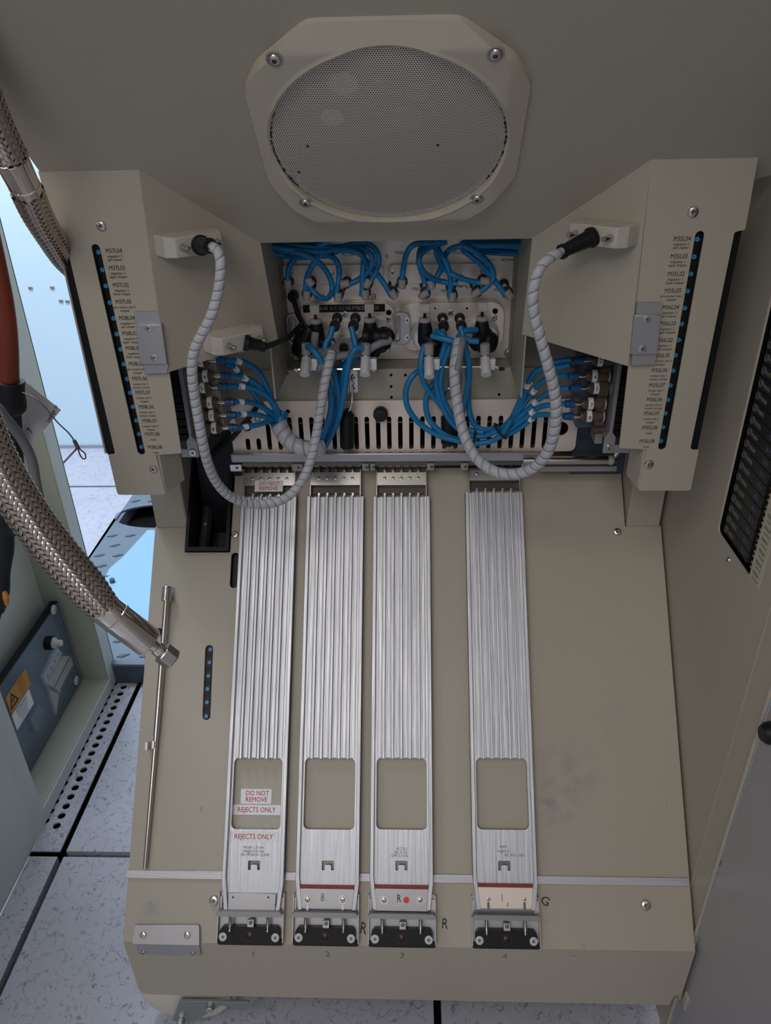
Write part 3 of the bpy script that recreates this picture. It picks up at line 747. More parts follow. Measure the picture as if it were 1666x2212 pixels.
mb.add(vs, fs).build('bezel', mat('bezel_paint', (0.54, 0.49, 0.39), 0.42, var=.02), gr, angle=50)
for x, y in ((593, 131), (1071, 120), (660, 440), (1031, 432)):
    a, b = HOOD.px(x, y, .011); hs = hbez((a, b))
    MB().prism(HOOD, circ(a, b, .0058), hs - .001, hs + .0003, [circ(a, b, .0047)]).build('screw_ring', GREYCAP, gr)
    screw(gr, HOOD, a, b, hs - .0006, r=.0044)
# perforated sheet: one ring of faces per hole
pit = .00172; hr = .00056; vs = []; fs = []; domeh = lambda x, y: .0058 + .0028 * (1 - ((x - gcx) ** 2 + (y - gcy) ** 2) / gR ** 2)
rows = int(gR / (pit * .866)) + 1; vmap = {}
def vid(x, y, key):
    if key in vmap: return vmap[key]
    vmap[key] = len(vs); vs.append(HOOD.w(x, y, domeh(x, y))); return vmap[key]
for j in range(-rows, rows + 1):
    for i in range(-rows - 8, rows + 9):
        x = gcx + (i + (.5 if j % 2 else 0)) * pit; y = gcy + j * pit * .866
        if (x - gcx) ** 2 + (y - gcy) ** 2 > (gR - .0010) ** 2: continue
        o_ = []; in_ = []
        for k in range(6):
            t = math.radians(60 * k + 30); R_ = pit / math.sqrt(3)
            ox, oy = x + R_ * math.cos(t), y + R_ * math.sin(t)
            o_.append(vid(ox, oy, (round((ox - gcx) / pit * 12), round((oy - gcy) / pit * 12))))
            in_.append(len(vs)); vs.append(HOOD.w(x + hr * math.cos(t), y + hr * math.sin(t), domeh(x, y)))
        for k in range(6):
            k2 = (k + 1) % 6; fs.append((o_[k], o_[k2], in_[k2], in_[k]))
MESHP = mat('grille_paint', (0.66, 0.62, 0.54), 0.45)
MB().add(vs, fs).build('perforated_sheet', MESHP, gr, smooth=False, kind='stuff')
mb = MB()
for k in range(46):
    t = random.choice([random.uniform(-.5, .9), random.uniform(1.1, 2.2), random.uniform(3.0, 3.7)]); rr = gR - random.uniform(0, .0012)
    mb.prism(HOOD, circ(gcx + rr * math.cos(t), gcy + rr * math.sin(t), random.uniform(.0005, .0011), 7), .004, .0062)
for x, y in ((946, 313), (1068, 195), (870, 105), (665, 317), (646, 375)):
    a, b = HOOD.px(x, y, .008); mb.prism(HOOD, circ(a, b, .0010, 8), domeh(a, b), domeh(a, b) + .0004)
mb.build('dirt_specks', BLKTXT, gr, kind='stuff')
MB().lathe(HOOD.w(gcx, gcy, .0005), HOOD.n, [(0, gR - .001), (.0006, gR - .001)], 48).build('backing_disc', mat('speaker_backing', (0.085, 0.080, 0.070), 0.7), gr)
for x, y, r in ((742, 190, .011), (718, 262, .009), (878, 262, .012), (820, 200, .010), (905, 205, .009)):  # bright patches of light behind the mesh, painted as paler discs
    a, b = HOOD.px(x, y, .004); MB().lathe(HOOD.w(a, b, .0011), HOOD.n, [(0, r), (.0012, r * .8), (.0017, r * .2)], 7).build('painted_light_patch', mat('light_patch_tone', (0.55, 0.53, 0.50) if x < 760 else (.17, .16, .15), 0.5), gr)

# ================================================================== SIDE COVERS
def cover(side):
    L = side < 0
    if L:
        front = [(82, 370), (300, 367), (392, 979), (337, 983), (358, 1069), (254, 1069), (234, 983), (249, 981), (147, 543), (141, 530), (127, 528)]
        rr_ = [0, 0, 0, 0, .003, .003, .001, .003, .003, .003, .001]
        slot = ((207, 537), (305, 975)); scr = ((219, 488), (332, 1013))
        side_px = [(300, 367), (563, 525), (603, 748), (480, 768), (361, 805)]
        bend = (300, 367); inner = (563, 525)
        codes = ['M37L04', 'M37L03', 'M37L02', 'M37L05', 'M38L04', 'M38L03', 'M38L02', 'M38L05', 'M37L06', 'M37L07', 'M38L06', 'M38L07', 'M37L08', 'M38L08']
        cpos = [(246, 542), (253, 579), (261, 616), (267, 652), (274, 687), (281, 720), (288, 752), (295, 786), (302, 818), (309, 848), (316, 879), (323, 909), (329, 938), (335, 966)]
        dots = [(213, 545), (221, 583), (228, 618), (237, 654), (245, 688), (252, 722), (260, 755), (267, 787), (274, 819), (281, 849), (287, 879), (294, 909), (300, 938), (305, 966)]
        a_, b_ = '3', '4'
    else:
        front = [(1408, 339), (1640, 332), (1610, 497), (1596, 499), (1587, 502), (1492, 968), (1497, 972), (1510, 972), (1492, 1060), (1379, 1060), (1397, 971), (1338, 968)]
        rr_ = [0, 0, .002, .002, .003, .003, 0, 0, .003, .003, 0, 0]
        slot = ((1512, 509), (1431, 964)); scr = ((1497, 458), (1402, 1002))
        side_px = [(1408, 339), (1150, 515), (1128, 722), (1357, 791)]
        bend = (1408, 339); inner = (1150, 515)
        codes = ['M35L04', 'M35L03', 'M35L02', 'M35L05', 'M36L04', 'M36L03', 'M36L02', 'M36L05', 'M35L06', 'M35L07', 'M36L06', 'M36L07', 'M35L08', 'M36L08']
        cpos = [(1474, 516), (1467, 554), (1461, 592), (1454, 628), (1449, 664), (1443, 699), (1436, 735), (1430, 768), (1425, 800), (1419, 832), (1414, 863), (1408, 893), (1404, 924), (1398, 953)]
        dots = [(1507, 517), (1500, 555), (1493, 592), (1486, 629), (1480, 666), (1473, 700), (1467, 735), (1460, 768), (1455, 801), (1449, 833), (1444, 864), (1438, 893), (1433, 923), (1428, 953)]
        a_, b_ = '1', '2'
    sub = [('singulator %s' % a_, 'jam cleaner'), ('singulator %s' % a_, 'upper stopper'), ('singulator %s' % a_, 'lower stopper'), ('pre contact site %s' % a_, 'stopper'),
           ('singulator %s' % b_, 'jam cleaner'), ('singulator %s' % b_, 'upper stopper'), ('singulator %s' % b_, 'lower stopper'), ('pre contact site %s' % b_, 'stopper'),
           ('contact site %s' % a_, 'contact stroke'), ('contact site %s' % a_, 'stopper'), ('contact site %s' % b_, 'contact stroke'), ('contact site %s' % b_, 'stopper'), ('reset', ''), ('reset', '')]
    t = thing('side_cover', COV.w(*COV.px(*slot[1]), 0), 'beige folded cover with printed valve codes %s on the %s of the recess' % (('M37 and M38', 'left') if L else ('M35 and M36', 'right')), 'cover', 'side covers with valve codes')
    F2 = COV.pts(front); s0 = COV.px(*slot[0]); s1 = COV.px(*slot[1])
    MB().prism(COV, rpoly(F2, rr_), -.0015, 0, [stadium(s1[0], s1[1], s0[0], s0[1], .0036)]).build('front_plate', PAINT, t)
    pb = at(*bend, YC); pi_ = HOOD.w(*HOOD.px(*inner), 0)
    dv = V((pi_.x - pb.x, pi_.y - pb.y, 0))
    SF = Fr((pb.x, pb.y, 0), dv, (0, 0, 1)) if L else Fr((pi_.x, pi_.y, 0), -dv, (0, 0, 1))
    SP = SF.pts(side_px)
    MB().prism(SF, SP, -.0015, 0).build('side_plate', PAINT, t)
    # return flange at the foot and left black wall
    if L:
        q = at(358, 1069, YC); q2 = at(337, 983, YC)
        ff = Fr((q.x, YC + .001, 0), (.35, .94, 0), (0, 0, 1))
        MB().box(ff, 0, .03, q.z + .002, q2.z, -.001, .001).build('return_flange', PAINT, t)
    else:
        q = at(1379, 1060, YC); q2 = at(1397, 971, YC)
        ff = Fr((q.x, YC + .001, 0), (-.1, .99, 0), (0, 0, 1))
        MB().box(ff, 0, .03, q.z + .002, q2.z, -.001, .001).build('return_flange', PAINT, t)
    for k, (x, y) in enumerate(scr): spx(t, COV, x, y, 0, r=.0040 if L else .0043)
    mbt = MB(); mbs = MB()
    for k, (cd_, (x, y)) in enumerate(zip(codes, cpos)):
        a, b = COV.px(x, y); mbt.text(COV, a, b, .0003, cd_, .0052, sx=.82)
        for q_, line in enumerate(sub[k]):
            if line:
                a, b = COV.px(x + (2 + q_ * 1) * (1 if L else -1), y + 11.5 + q_ * 7.5); mbs.text(COV, a, b, .0003, line, .0031, sx=.85)
    mbt.build('valve_codes', BLKTXT, t); mbs.build('small_lettering', BLKTXT, t)
    # valve block behind with blue dots
    zt_n = COV.px(134, 533)[1] if L else COV.px(1600, 503)[1]
    vb_ = thing('valve_terminal', COV.w(*COV.px(*slot[1]), -.02), 'black valve terminal with blue buttons behind the slot of the %s cover' % ('left' if L else 'right'), 'valve terminal', 'valve terminals behind the covers')
    x0 = COV.px(*slot[0])[0]; x1 = COV.px(*slot[1])[0]; xo = -.2935 if L else .2665
    zt = COV.px(*slot[0])[1] + .006; zl = COV.px(*slot[1])[1] - .006
    xi = COV.px(388, 900)[0] - .002 if L else COV.px(1345, 900)[0] + .002
    zi = at(380, 960, YC).z
    MB().prism(COV, [(min(xo, x1 + (.012 if L else -.012)), zl), (max(xo, x1 + (.012 if L else -.012)), zl), (max(xo, x1 + (.012 if L else -.012)), zt), (min(xo, x1 + (.012 if L else -.012)), zt)], -.03, -.006).build('valve_body', BLACK, vb_)
    if L: MB().wbox(xo - .0016, xo - .0001, YC + .004, YC + .050, zl + .002, zt + .002).build('edge_sheet', PAINT_D, vb_)
    for x, y in dots:
        a, b = COV.px(x, y, -.004)
        MB().prism(COV, circ(a, b, .0019, 14), -.006, -.0040, [circ(a, b, .0007, 8)]).prism(COV, circ(a, b, .0008, 8), -.006, -.0048).build('blue_button', BLUEDOT, vb_)
    # slatted inner face of the valve terminal, seen between cover and fittings
    return t, SF
cov_l, SFL = cover(-1)
cov_r, SFR = cover(1)

# clamp plates on the covers
def clamp(P_top, P_mid, P_low, scr, lab):
    """three stacked quads given in px on the cover plane"""
    t = thing('cover_clamp', COV.w(*COV.px(*scr[1]), 0), lab, 'clamp', 'aluminium clamp plates on the side covers')
    MB().prism(COV, rpoly(COV.pts(P_top, .002), [0, 0, .001, .001]), .0003, .0025).build('upper_step', ALU_P, t, bevel=.0004)
    MB().prism(COV, COV.pts(P_mid, .006), .0003, .0062).build('clamp_block', ALU_P, t, bevel=.0005)
    MB().prism(COV, COV.pts(P_low, .0035), .0003, .0038).build('lower_step', ALU_P, t, bevel=.0004)
    for x, y in scr: spx(t, COV, x, y, .0062, r=.0030, kind='cap', t=.0008)
clamp([(293, 701), (348, 701), (343, 673), (290, 673)], [(303, 787), (361, 787), (349, 701), (293, 701)], [(312, 808), (361, 806), (364, 786), (310, 786)], ((321, 709), (333, 773)), 'aluminium clamp plate with two screws on the left cover')
clamp([(1373, 684), (1429, 684), (1431, 653), (1376, 653)], [(1362, 766), (1420, 766), (1429, 681), (1371, 681)], [(1364, 790), (1416, 788), (1420, 765), (1367, 765)], ((1398, 690), (1388, 754)), 'aluminium clamp plate with two screws on the right cover')

# posts between the covers and the slope
pL = thing('support_post', (-.285, .75, .55), 'beige square post under the left cover, standing in the slope', 'post', 'posts under the covers')
zr = RAMP.w(0, vn, 0).z - .02
xa = at(402, 1120, .765).x
MB().wbox(XM0 + .001, xa - .001, .769, .84, zr, .80).build('post_body', PAINT, pL, bevel=.002)
MB().wbox(XM0 - .008, XM0, .80, .86, .56, .72).build('side_rib', PAINT_D, pL, bevel=.004)
pR = thing('support_post', (.28, .75, .55), 'beige square post under the right cover, standing in the slope', 'post', 'posts under the covers')
MB().wbox(ur + .0015, XM1 - .001, .7690, .86, zr, .80).build('post_body', PAINT, pR, bevel=.002)

# ================================================================== RECESS
rec = thing('recess_housing', (-.01, .80, .72), 'beige metal housing of the recess, below and beside the fitting plate', 'housing')
zs = at(860, 796, YL).z                      # height of the recess floor
for x in (aL, aR):
    s_ = -1 if x < 0 else 1
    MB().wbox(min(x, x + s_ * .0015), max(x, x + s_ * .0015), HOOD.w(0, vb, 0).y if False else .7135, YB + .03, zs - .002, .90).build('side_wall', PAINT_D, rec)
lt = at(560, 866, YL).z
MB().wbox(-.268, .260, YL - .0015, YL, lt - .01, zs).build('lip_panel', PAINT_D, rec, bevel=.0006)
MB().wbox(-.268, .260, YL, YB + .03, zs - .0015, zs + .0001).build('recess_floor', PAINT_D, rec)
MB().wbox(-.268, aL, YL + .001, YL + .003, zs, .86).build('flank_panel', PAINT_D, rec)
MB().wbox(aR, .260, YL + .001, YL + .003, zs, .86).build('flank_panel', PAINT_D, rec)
mb = MB()
for x, y in ((845, 809), (876, 809), (845, 834), (876, 834), (846, 857), (622, 806), (1078, 851)):
    a, b = LIP.px(x, y); MB().prism(LIP, circ(a, b, .0016 if y > 806 else .0010, 12), .0015, .0019).build('hole', VOID, rec)
a, b = LIP.px(1084, 797); MB().prism(LIP, rrect(a - .003, a + .003, b - .0012, b + .0025, .0006), .0015, .0022).build('tape_mark', BLKTXT, rec)

# fitting plate
fp = thing('fitting_plate', BACK.w(0, zs, 0), 'metal plate in the recess carrying two rows of fittings for the blue hoses', 'plate')
P0 = BACK.pts([(598, 545), (1121, 545)]); PL = BACK.px(622, 776); PR = BACK.px(1106, 770)
bx0, bx1 = PL[0], PR[0]
MB().box(BACK, bx0, bx1, PL[1], .90, 0, .004).build('plate_sheet', PLATE, fp, bevel=.0005)
MB().wbox(aL, aR, YB + .004, YB + .006, zs, .90).build('backing_sheet', PAINT_D, fp)
FB = Fr((0, YB - .004, 0), (1, 0, 0), (0, 0, 1))
for x, y in ((626, 768), (1099, 762), (836, 554)): spx(fp, FB, x, y, 0, r=.0040 if y > 600 else .0018, washer=.0058 if y > 600 else 0)
def fb(x, y, h=0.0): return FB.px(x, y, h)
def strip(x0, y0, x1, y1, scr, m):
    a0, b1 = fb(x0, y0, .006); a1, b0 = fb(x1, y1, .006)
    MB().prism(FB, rrect(a0, a1, b0, b1, .006), 0, .006).build('manifold_strip', m, fp, bevel=.0008)
    for x, y in scr: spx(fp, FB, x, y, .006, r=.0033, kind='cap', t=.0008)
strip(603, 574, 829, 612, ((611, 591), (715, 591), (818, 590)), PLATE)
strip(840, 572, 1066, 610, ((848, 589), (951, 588)), PLATE)
mb = MB()
for st, x, y, sz in (('CS3', 802, 641, .0080), ('CS2', 914, 640, .0080), ('CS4', 690, 641, .0080), ('M37L04', 752, 550, .0050), ('M37L03', 797, 547, .0050), ('M36L04', 868, 546, .0050), ('M36L03', 916, 546, .0050), ('M35L04', 985, 545, .0050),
                 ('L02', 741, 632, .0045), ('L05', 795, 627, .0045), ('L02', 859, 631, .0045), ('M36L05', 902, 624, .0045), ('M35L05', 966, 628, .0045), ('M35L02', 1018, 621, .0045), ('M35L02', 1080, 626, .0045), ('>7.2mm', 1096, 549, .0050), ('<8.7mm', 1096, 561, .0050)):
    MB().text(FB, *fb(x, y), .0004, st, sz, sx=.85).build('engraved_lettering', BLKTXT, fp)
a, b = fb(1063, 561); MB().box(FB, a - .008, a + .004, b - .0002, b + .0002, .0002, .0004).build('engraved_line', BLKTXT, fp)
def dirto(a, b): return (V(b) - V(a)).normalized()
def fitting(parent, fr, bx, by, cap_dir, L=.045, cap=True, rod=.0030):
    """horizontal stub standing off the plate: black ring, steel stub, black collar, grey elbow cap"""
    a, b = fr.px(bx, by); e = fr.w(a, b, L)
    f = MB().lathe(fr.w(a, b, 0), fr.n, [(0, .0056), (.004, .0056), (.0045, .0048), (.0052, .0048)], 18).build('fitting', RUBBER, parent)
    MB().cyl(fr.w(a, b, .004), fr.w(a, b, L - .008), rod, seg=14).build('stub', STEEL, f)
    MB().lathe(fr.w(a, b, L - .012), fr.n, [(0, .0050), (.001, .0056), (.009, .0056), (.0100, .0046)], 18).build('collar', RUBBER, f)
    if cap:
        d = V((cap_dir[0], -.2, cap_dir[1])).normalized()
        MB().tube([e - fr.n * .002 - d * .0062, e - fr.n * .002 - d * .0055, e - fr.n * .002 + d * .0028, e - fr.n * .002 + d * .0034], [.0034, .0042, .0042, .0034], 12).build('elbow_cap', GREYCAP, f)
    return e
# top hoses: base px of the fitting, path px after the cap (first point sits in the cap)
TOP = [
 ((634, 592), [(621, 617), (621, 600), (627, 572), (648, 549), (678, 534), (700, 526), (720, 515)], 'leftmost blue hose in the recess, rising from the far left upper fitting'),
 ((673, 615), [(660, 640), (661, 622), (663, 600), (673, 577), (685, 557), (689, 538), (688, 518)], 'blue hose from the leftmost lower fitting running straight up behind the hood'),
 ((681, 592), [(669, 619), (676, 629), (691, 642), (706, 645), (716, 634), (717, 613), (708, 590), (690, 568), (664, 552), (635, 545), (585, 538)], 'blue hose that curls into a round loop beside the black cable grommet'),
 ((738, 618), [(726, 644), (728, 628), (732, 604), (733, 582), (727, 563), (712, 553), (690, 551), (655, 556), (620, 553), (580, 547)], 'blue hose from the second lower fitting joining the bundle on the left'),
 ((755, 593), [(745, 616), (755, 614), (776, 603), (796, 586), (805, 566), (801, 548), (783, 538), (750, 536), (710, 548), (660, 552), (582, 549)], 'blue hose from the third upper fitting making a flat curve to the right'),
 ((800, 590), [(797, 613), (803, 603), (814, 584), (819, 560), (813, 541), (796, 528), (765, 527), (735, 534), (700, 543), (640, 541), (580, 532)], 'blue hose with the widest arch over the upper fittings on the left'),
 ((794, 613), [(782, 640), (783, 622), (784, 590), (786, 560), (781, 543), (762, 535), (732, 533), (690, 536), (640, 532), (580, 525)], 'blue hose rising beside the engraved letters CS3'),
 ((850, 613), [(848, 641), (840, 629), (827, 608), (811, 587), (794, 567), (783, 553), (770, 545), (745, 540), (710, 536)], 'blue hose slanting down right to the fitting above the middle handle'),
 ((870, 591), [(868, 617), (869, 602), (872, 578), (877, 553), (888, 533), (905, 526), (935, 524), (960, 516)], 'blue hose from the leftmost fitting of the right hand rows'),
 ((929, 592), [(918, 613), (915, 597), (908, 578), (905, 558), (909, 538), (920, 527), (945, 518)], 'blue hose from the second upper fitting of the right hand rows'),
 ((918, 614), [(908, 640), (918, 633), (930, 617), (946, 594), (956, 570), (964, 548), (978, 536), (1005, 531), (1060, 530), (1130, 528)], 'blue hose from the fitting beside the engraved letters CS2'),
 ((991, 590), [(992, 613), (975, 612), (955, 608), (935, 602), (918, 590), (907, 572), (906, 556), (918, 540), (940, 530), (965, 521)], 'blue hose running flat to the left under the right manifold strip'),
 ((974, 618), [(971, 642), (972, 628), (974, 608), (971, 588), (963, 565), (950, 545), (943, 528), (944, 515)], 'blue hose from the middle lower fitting of the right hand rows'),
 ((1037, 588), [(1042, 611), (1025, 609), (1002, 603), (978, 593), (958, 577), (946, 555), (942, 535), (950, 518)], 'blue hose crossing in a long curve from the fourth right hand upper fitting'),
 ((1025, 611), [(1030, 635), (1040, 628), (1056, 616), (1066, 600), (1064, 582), (1050, 562), (1028, 543), (1005, 532), (1010, 524), (1060, 523), (1130, 521)], 'blue hose hooked back below the fourth right hand fitting'),
 ((1088, 613), [(1093, 640), (1086, 629), (1071, 609), (1052, 585), (1032, 565), (1010, 548), (998, 534), (1003, 524), (1040, 527), (1130, 534)], 'rightmost blue hose in the recess, running up left from the end fitting'),
]
for k, (bp, pts, lab) in enumerate(TOP):
    n = len(pts); d = (pts[0][0] - pts[1][0], -(pts[0][1] - pts[1][1]) ); dd = (-d[0], -d[1])
    fitting(fp, FB, bp[0], bp[1], dd)
    L = []
    for i, (x, y) in enumerate(pts):
        yy = YB - .047 if i < 2 else YB - .047 + .010 * math.sin(k * 1.7 + i * .9) * min(1, (i - 1) / 3) - (.004 * (k % 3) if i > 2 else 0)
        L.append((x, y, yy))
    solo(MB().tube(path(L), .0029, 10), 'air_hose', BLUE, lab, 'hose', 'blue air hoses in the top of the recess')
# the hose bundles that pass behind the hood edge
for side, xs, ys in (('left', (572, 620, 665, 705), (524, 530, 537, 543, 549)), ('right', (1000, 1040, 1085, 1134), (520, 526, 533, 539, 545))):
    for q, y in enumerate(ys):
        L = [(x, y + (3 * math.sin(i * 1.3 + q)) + (0 if side == 'left' else 0), YB - .030 + .004 * (q % 2)) for i, x in enumerate(xs)]
        solo(MB().tube(path(L), .0034, 8), 'air_hose', BLUE, '%s hose from the top in the flat blue bundle at upper %s of recess' % (ORD[q], side), 'hose', 'flat blue hose bundles under the hood edge')
# black grommet and sensor cable
a, b = fb(635, 637)
gm = MB().lathe(FB.w(a, b, 0), FB.n, [(0, .0058), (.010, .0058), (.012, .004)], 20).build('grommet', RUBBER, fp)
cbl = path([(635, 639, YB - .016), (636, 652, YB - .030), (645, 682, YB - .040), (653, 697, YB - .050), (644, 709, YB - .055), (622, 729, .750), (608, 736, .700), (592, 743, .676), (573, 749, .668)])
solo(MB().tube(cbl, .0028, 8), 'sensor_cable', RUBBER, 'thin black cable from the grommet to the lower left connector', 'cable')

# clamp blocks (two large ones) with drums, handles, couplers
def clampblock(x0, x1, y0, y1, lab, left):
    t = thing('contact_block', FB.w(*fb((x0 + x1) / 2, y1), .012), lab, 'block', 'rounded metal contact blocks in the recess')
    a0, b1 = fb(x0, y0, .012); a1, b0 = fb(x1, y1, .012)
    MB().prism(FB, rrect(a0, a1, b0, b1, .016, 8), 0, .004).build('rear_plate', PLATE, t, bevel=.0006)
    MB().prism(FB, rrect(a0 + .001, a1 - .001, b0 + .001, b1 - .001, .015, 8), .004, .012).build('front_plate', PLATE, t, bevel=.0012)
    for x, y, r in (((746, 679, .0034), (838, 690, .0034), (721, 735, .003)) if left else ((974, 676, .0036), (1067, 686, .0040), (1067, 722, .0040), (895, 735, .0036))):
        spx(t, FB, x, y, .012, r=r, kind='cap', t=.0008)
    for x, y, r in (((840, 675, .0030),) if left else ((1070, 672, .0030), (1069, 735, .0030), (940, 666, .001), (1009, 666, .0012))):
        a, b = fb(x, y, .012); MB().prism(FB, circ(a, b, r), .012, .0123).build('hole', VOID, t)
    for x, y in (((683, 722), (815, 722)) if left else ((921, 722), (1045, 722))):
        a, b = fb(x, y, .02)
        MB().lathe(FB.w(a, b, .012), FB.n, [(0, .0165), (.012, .0165), (.014, .0150), (.026, .0140), (.028, .012)], 28).build('drum', VALVE, t)
        MB().box(FB, a - .006, a + .014, b - .0195, b - .012, .012, .024).build('foot_block', ALU_P, t, bevel=.0005)
    # inner engraved panel line
    a2, b2 = fb((745 if left else 970), 716, .0125)
    MB().box(FB, a2 - .024, a2 + .024, b2 - .018, b2 + .013, .012, .0135).build('centre_pad', PLATE, t, bevel=.0005)
    return t
cb1 = clampblock(643, 858, 655, 757, 'left contact block under the engraved letters CS4 and CS3 with a black tape label', True)
cb2 = clampblock(864, 1087, 653, 757, 'right contact block under the engraved letters CS2 without a tape label', False)
a0, b1 = fb(654, 659, .0125); a1, b0 = fb(832, 673, .0125)
lb = MB().box(FB, a0, a1, b0, b1, .012, .0126).build('tape_label', BLACK, cb1, label='black tape label with white letters')
MB().text(FB, (a0 + a1) / 2, (b0 + b1) / 2, .0128, '08 1 00 04  K-C SO150 PTB/ZU  0.635', .0052, sx=.93).build('white_lettering', WHTTXT, lb)
def loop_handle(x0, x1, y0, y1, sx0, sx1, lab, scr):
    t = thing('loop_handle', FB.w(*fb((x0 + x1) / 2, y1), .012), lab, 'handle', 'loop handles of the contact blocks')
    H = .026; a0, b1 = fb(x0, y0, H); a1, b0 = fb(x1, y1, H); s0 = fb(sx0, y0, H)[0]; s1 = fb(sx1, y1, H)[0]
    MB().prism(FB, rrect(a0, a1, b0, b1, .0065), H - .006, H, [rrect(s0, s1, b0 + .004, b1 - .004, .0045)]).build('loop', ALU_P, t, bevel=.0009)
    MB().box(FB, a1 - .012, a1 - .002, b0 + .003, b1 - .003, .0135, H - .006).build('spacer', ALU_P, t)
    for x, y in scr: spx(t, FB, x, y, H, r=.0034, kind='cap', t=.0008)
loop_handle(617, 657, 678, 747, 622, 641, 'leftmost loop handle beside the left contact block', ((653, 696), (653, 731)))
loop_handle(848, 886, 675, 745, 853, 864, 'middle loop handle between the two contact blocks', ((880, 692), (880, 729)))

# couplers with clear caps, black bodies and solenoids
CP = [(680, 660, 'leftmost'), (798, 657, 'second from left'), (918, 657, 'third from left'), (1043, 654, 'rightmost')]
SO = [(662, 742, 797), (790, 742, 797), (927, 742, 802), (1048, 742, 797)]
for k, ((x, y, w_), (sx_, sy, by)) in enumerate(zip(CP, SO)):
    YK = YB - .050
    t = thing('valve_coupler', at(x, 725, YK), '%s black coupler with a clear square cap and a pale metal solenoid below' % w_, 'coupler', 'valve couplers on the contact blocks')
    p = at(x, y, YK); ctr = at(x, y + 15, YK)
    F_ = Fr((p.x, YK, p.z), (1, 0, 0), (0, 1, 0))
    MB().box(F_, -.0048, .0048, -.0048, .0048, -.0085, .0010).build('clear_cap', CLEARP, t, bevel=.0005)
    MB().cyl((p.x, YK, p.z - .014), (p.x, YK, p.z - .008), .0016, seg=8).build('stem', REDLENS if k == 0 else BLACK, t)
    MB().lathe((p.x, YK, p.z - .0185), (0, 0, 1), [(0, .0062), (.0010, .0068), (.0035, .0068), (.0045, .0060)], 22).build('clear_disc', CLEARP, t)
    MB().tube([(p.x, YK, p.z - .018), (p.x + .0004, YK, p.z - .026), (p.x + .0006, YK, p.z - .034), (p.x, YK, p.z - .041), (p.x, YK, p.z - .043)], [.0062, .0078, .0080, .0074, .004], 14).build('black_body', BLACK, t)
    ad = (1, -1, 1, -1)[k]
    MB().tube([(p.x, YK - .004, p.z - .034), (p.x + ad * .007, YK - .010, p.z - .037), (p.x + ad * .013, YK - .012, p.z - .040)], [.006, .0055, .0048], 12).build('side_arm', BLACK, t)
    # solenoid
    Ys = YB - .075
    q0 = at(sx_, sy, Ys); q1 = at(sx_, 765, Ys); q2 = at(sx_, 772, Ys); q3 = at(sx_ , by, Ys)
    MB().tube([q0, q0 + (q1 - q0) * .08, q1], [.0044, .0052, .0050], 16).build('grey_elbow', GREYCAP, t)
    MB().tube([q1, q2], [.0046, .0046], 12).build('neck', STEEL, t)
    MB().lathe(q2, q3 - q2, [(0, .0048), (.0008, .0053), (.0018, .0053), (.002, .0046)], 20).build('white_ring', WHITEP, t)
    e = at(sx_ , by - 4, Ys) + V((0, -.016, -.003))
    MB().tube([q2, q2 + (e - q2) * .25, q2 + (e - q2) * .8, e], [.0047, .0051, .0054, .0054], 18).build('solenoid_body', VALVE, t, bevel=.0003)
    MB().box(Fr(q2, (1, 0, 0), (0, 0, 1)), -.0045, .0115, -.014, -.002, -.008, .000).build('bracket_ear', VALVE, t, bevel=.001)
for L, xa_, xb_, y_, lab in ((0, 637, 812, 798, 'left'), (1, 905, 1078, 793, 'right')):
    t = thing('cross_rod', at((xa_ + xb_) / 2, y_, YB - .07), 'thin steel rod with end nuts joining the two %s solenoids' % lab, 'rod', 'steel rods joining the solenoids')
    p, q = at(xa_, y_, YB - .07), at(xb_, y_ - 1, YB - .07)
    MB().cyl(p, q, .0013, seg=8).build('rod', CHROME, t)
    for w in (p + V((.002, 0, 0)), p + V((.0075, 0, 0)), q - V((.002, 0, 0)), q - V((.0075, 0, 0))):
        MB().tube([w - V((.0016, 0, 0)), w + V((.0016, 0, 0))], .0030, 6).build('nut', STEEL, t, bevel=.0003)
# crumpled black tape sleeves
def tape(L, rs, lab):
    P = path(L, .003); n = len(P); R_ = []
    for i in range(n):
        f = i / (n - 1) * (len(rs) - 1); k = min(int(f), len(rs) - 2); R_.append((rs[k] * (1 - (f - k)) + rs[k + 1] * (f - k)) * (1 + .10 * math.sin(i * 2.1) + .06 * math.sin(i * 5.3)))
    solo(MB().tube(P, R_, 14), 'tape_sleeve', BLACK, lab, 'sleeve', 'crumpled black tape sleeves around the couplers')
YT = YB - .055
tape([(672, 708, YT), (662, 728, YT), (655, 750, YT + .01), (658, 775, YT + .015)], [.007, .011, .013, .005], 'black tape sleeve hanging down from the leftmost coupler')
tape([(790, 728, YT), (815, 728, YT - .004), (842, 727, YT - .008)], [.0105, .0095, .0085], 'black tape sleeve lying level right of the second coupler')
tape([(835, 722, YT), (822, 742, YT + .008), (806, 770, YT + .012)], [.010, .010, .004], 'black tape sleeve slanting down behind the second coupler')
tape([(915, 730, YT + .012), (935, 750, YT + .012), (945, 778, YT + .014)], [.008, .013, .006], 'black tape sleeve below the third coupler')
tape([(1020, 735, YT + .01), (1050, 738, YT + .01), (1068, 742, YT + .012)], [.009, .015, .009], 'black tape sleeve around the rightmost coupler')
# lower fittings with blue hoses
for bx_, by_ in ((729, 686), (768, 686)): fitting(cb1, Fr((0, YB - .016, 0), (1, 0, 0), (0, 0, 1)), bx_, by_, (0, 0), L=.040, cap=False)
for bx_, by_ in ((956, 686), (993, 686)): fitting(cb2, Fr((0, YB - .016, 0), (1, 0, 0), (0, 0, 1)), bx_, by_, (0, 0), L=.040, cap=False)
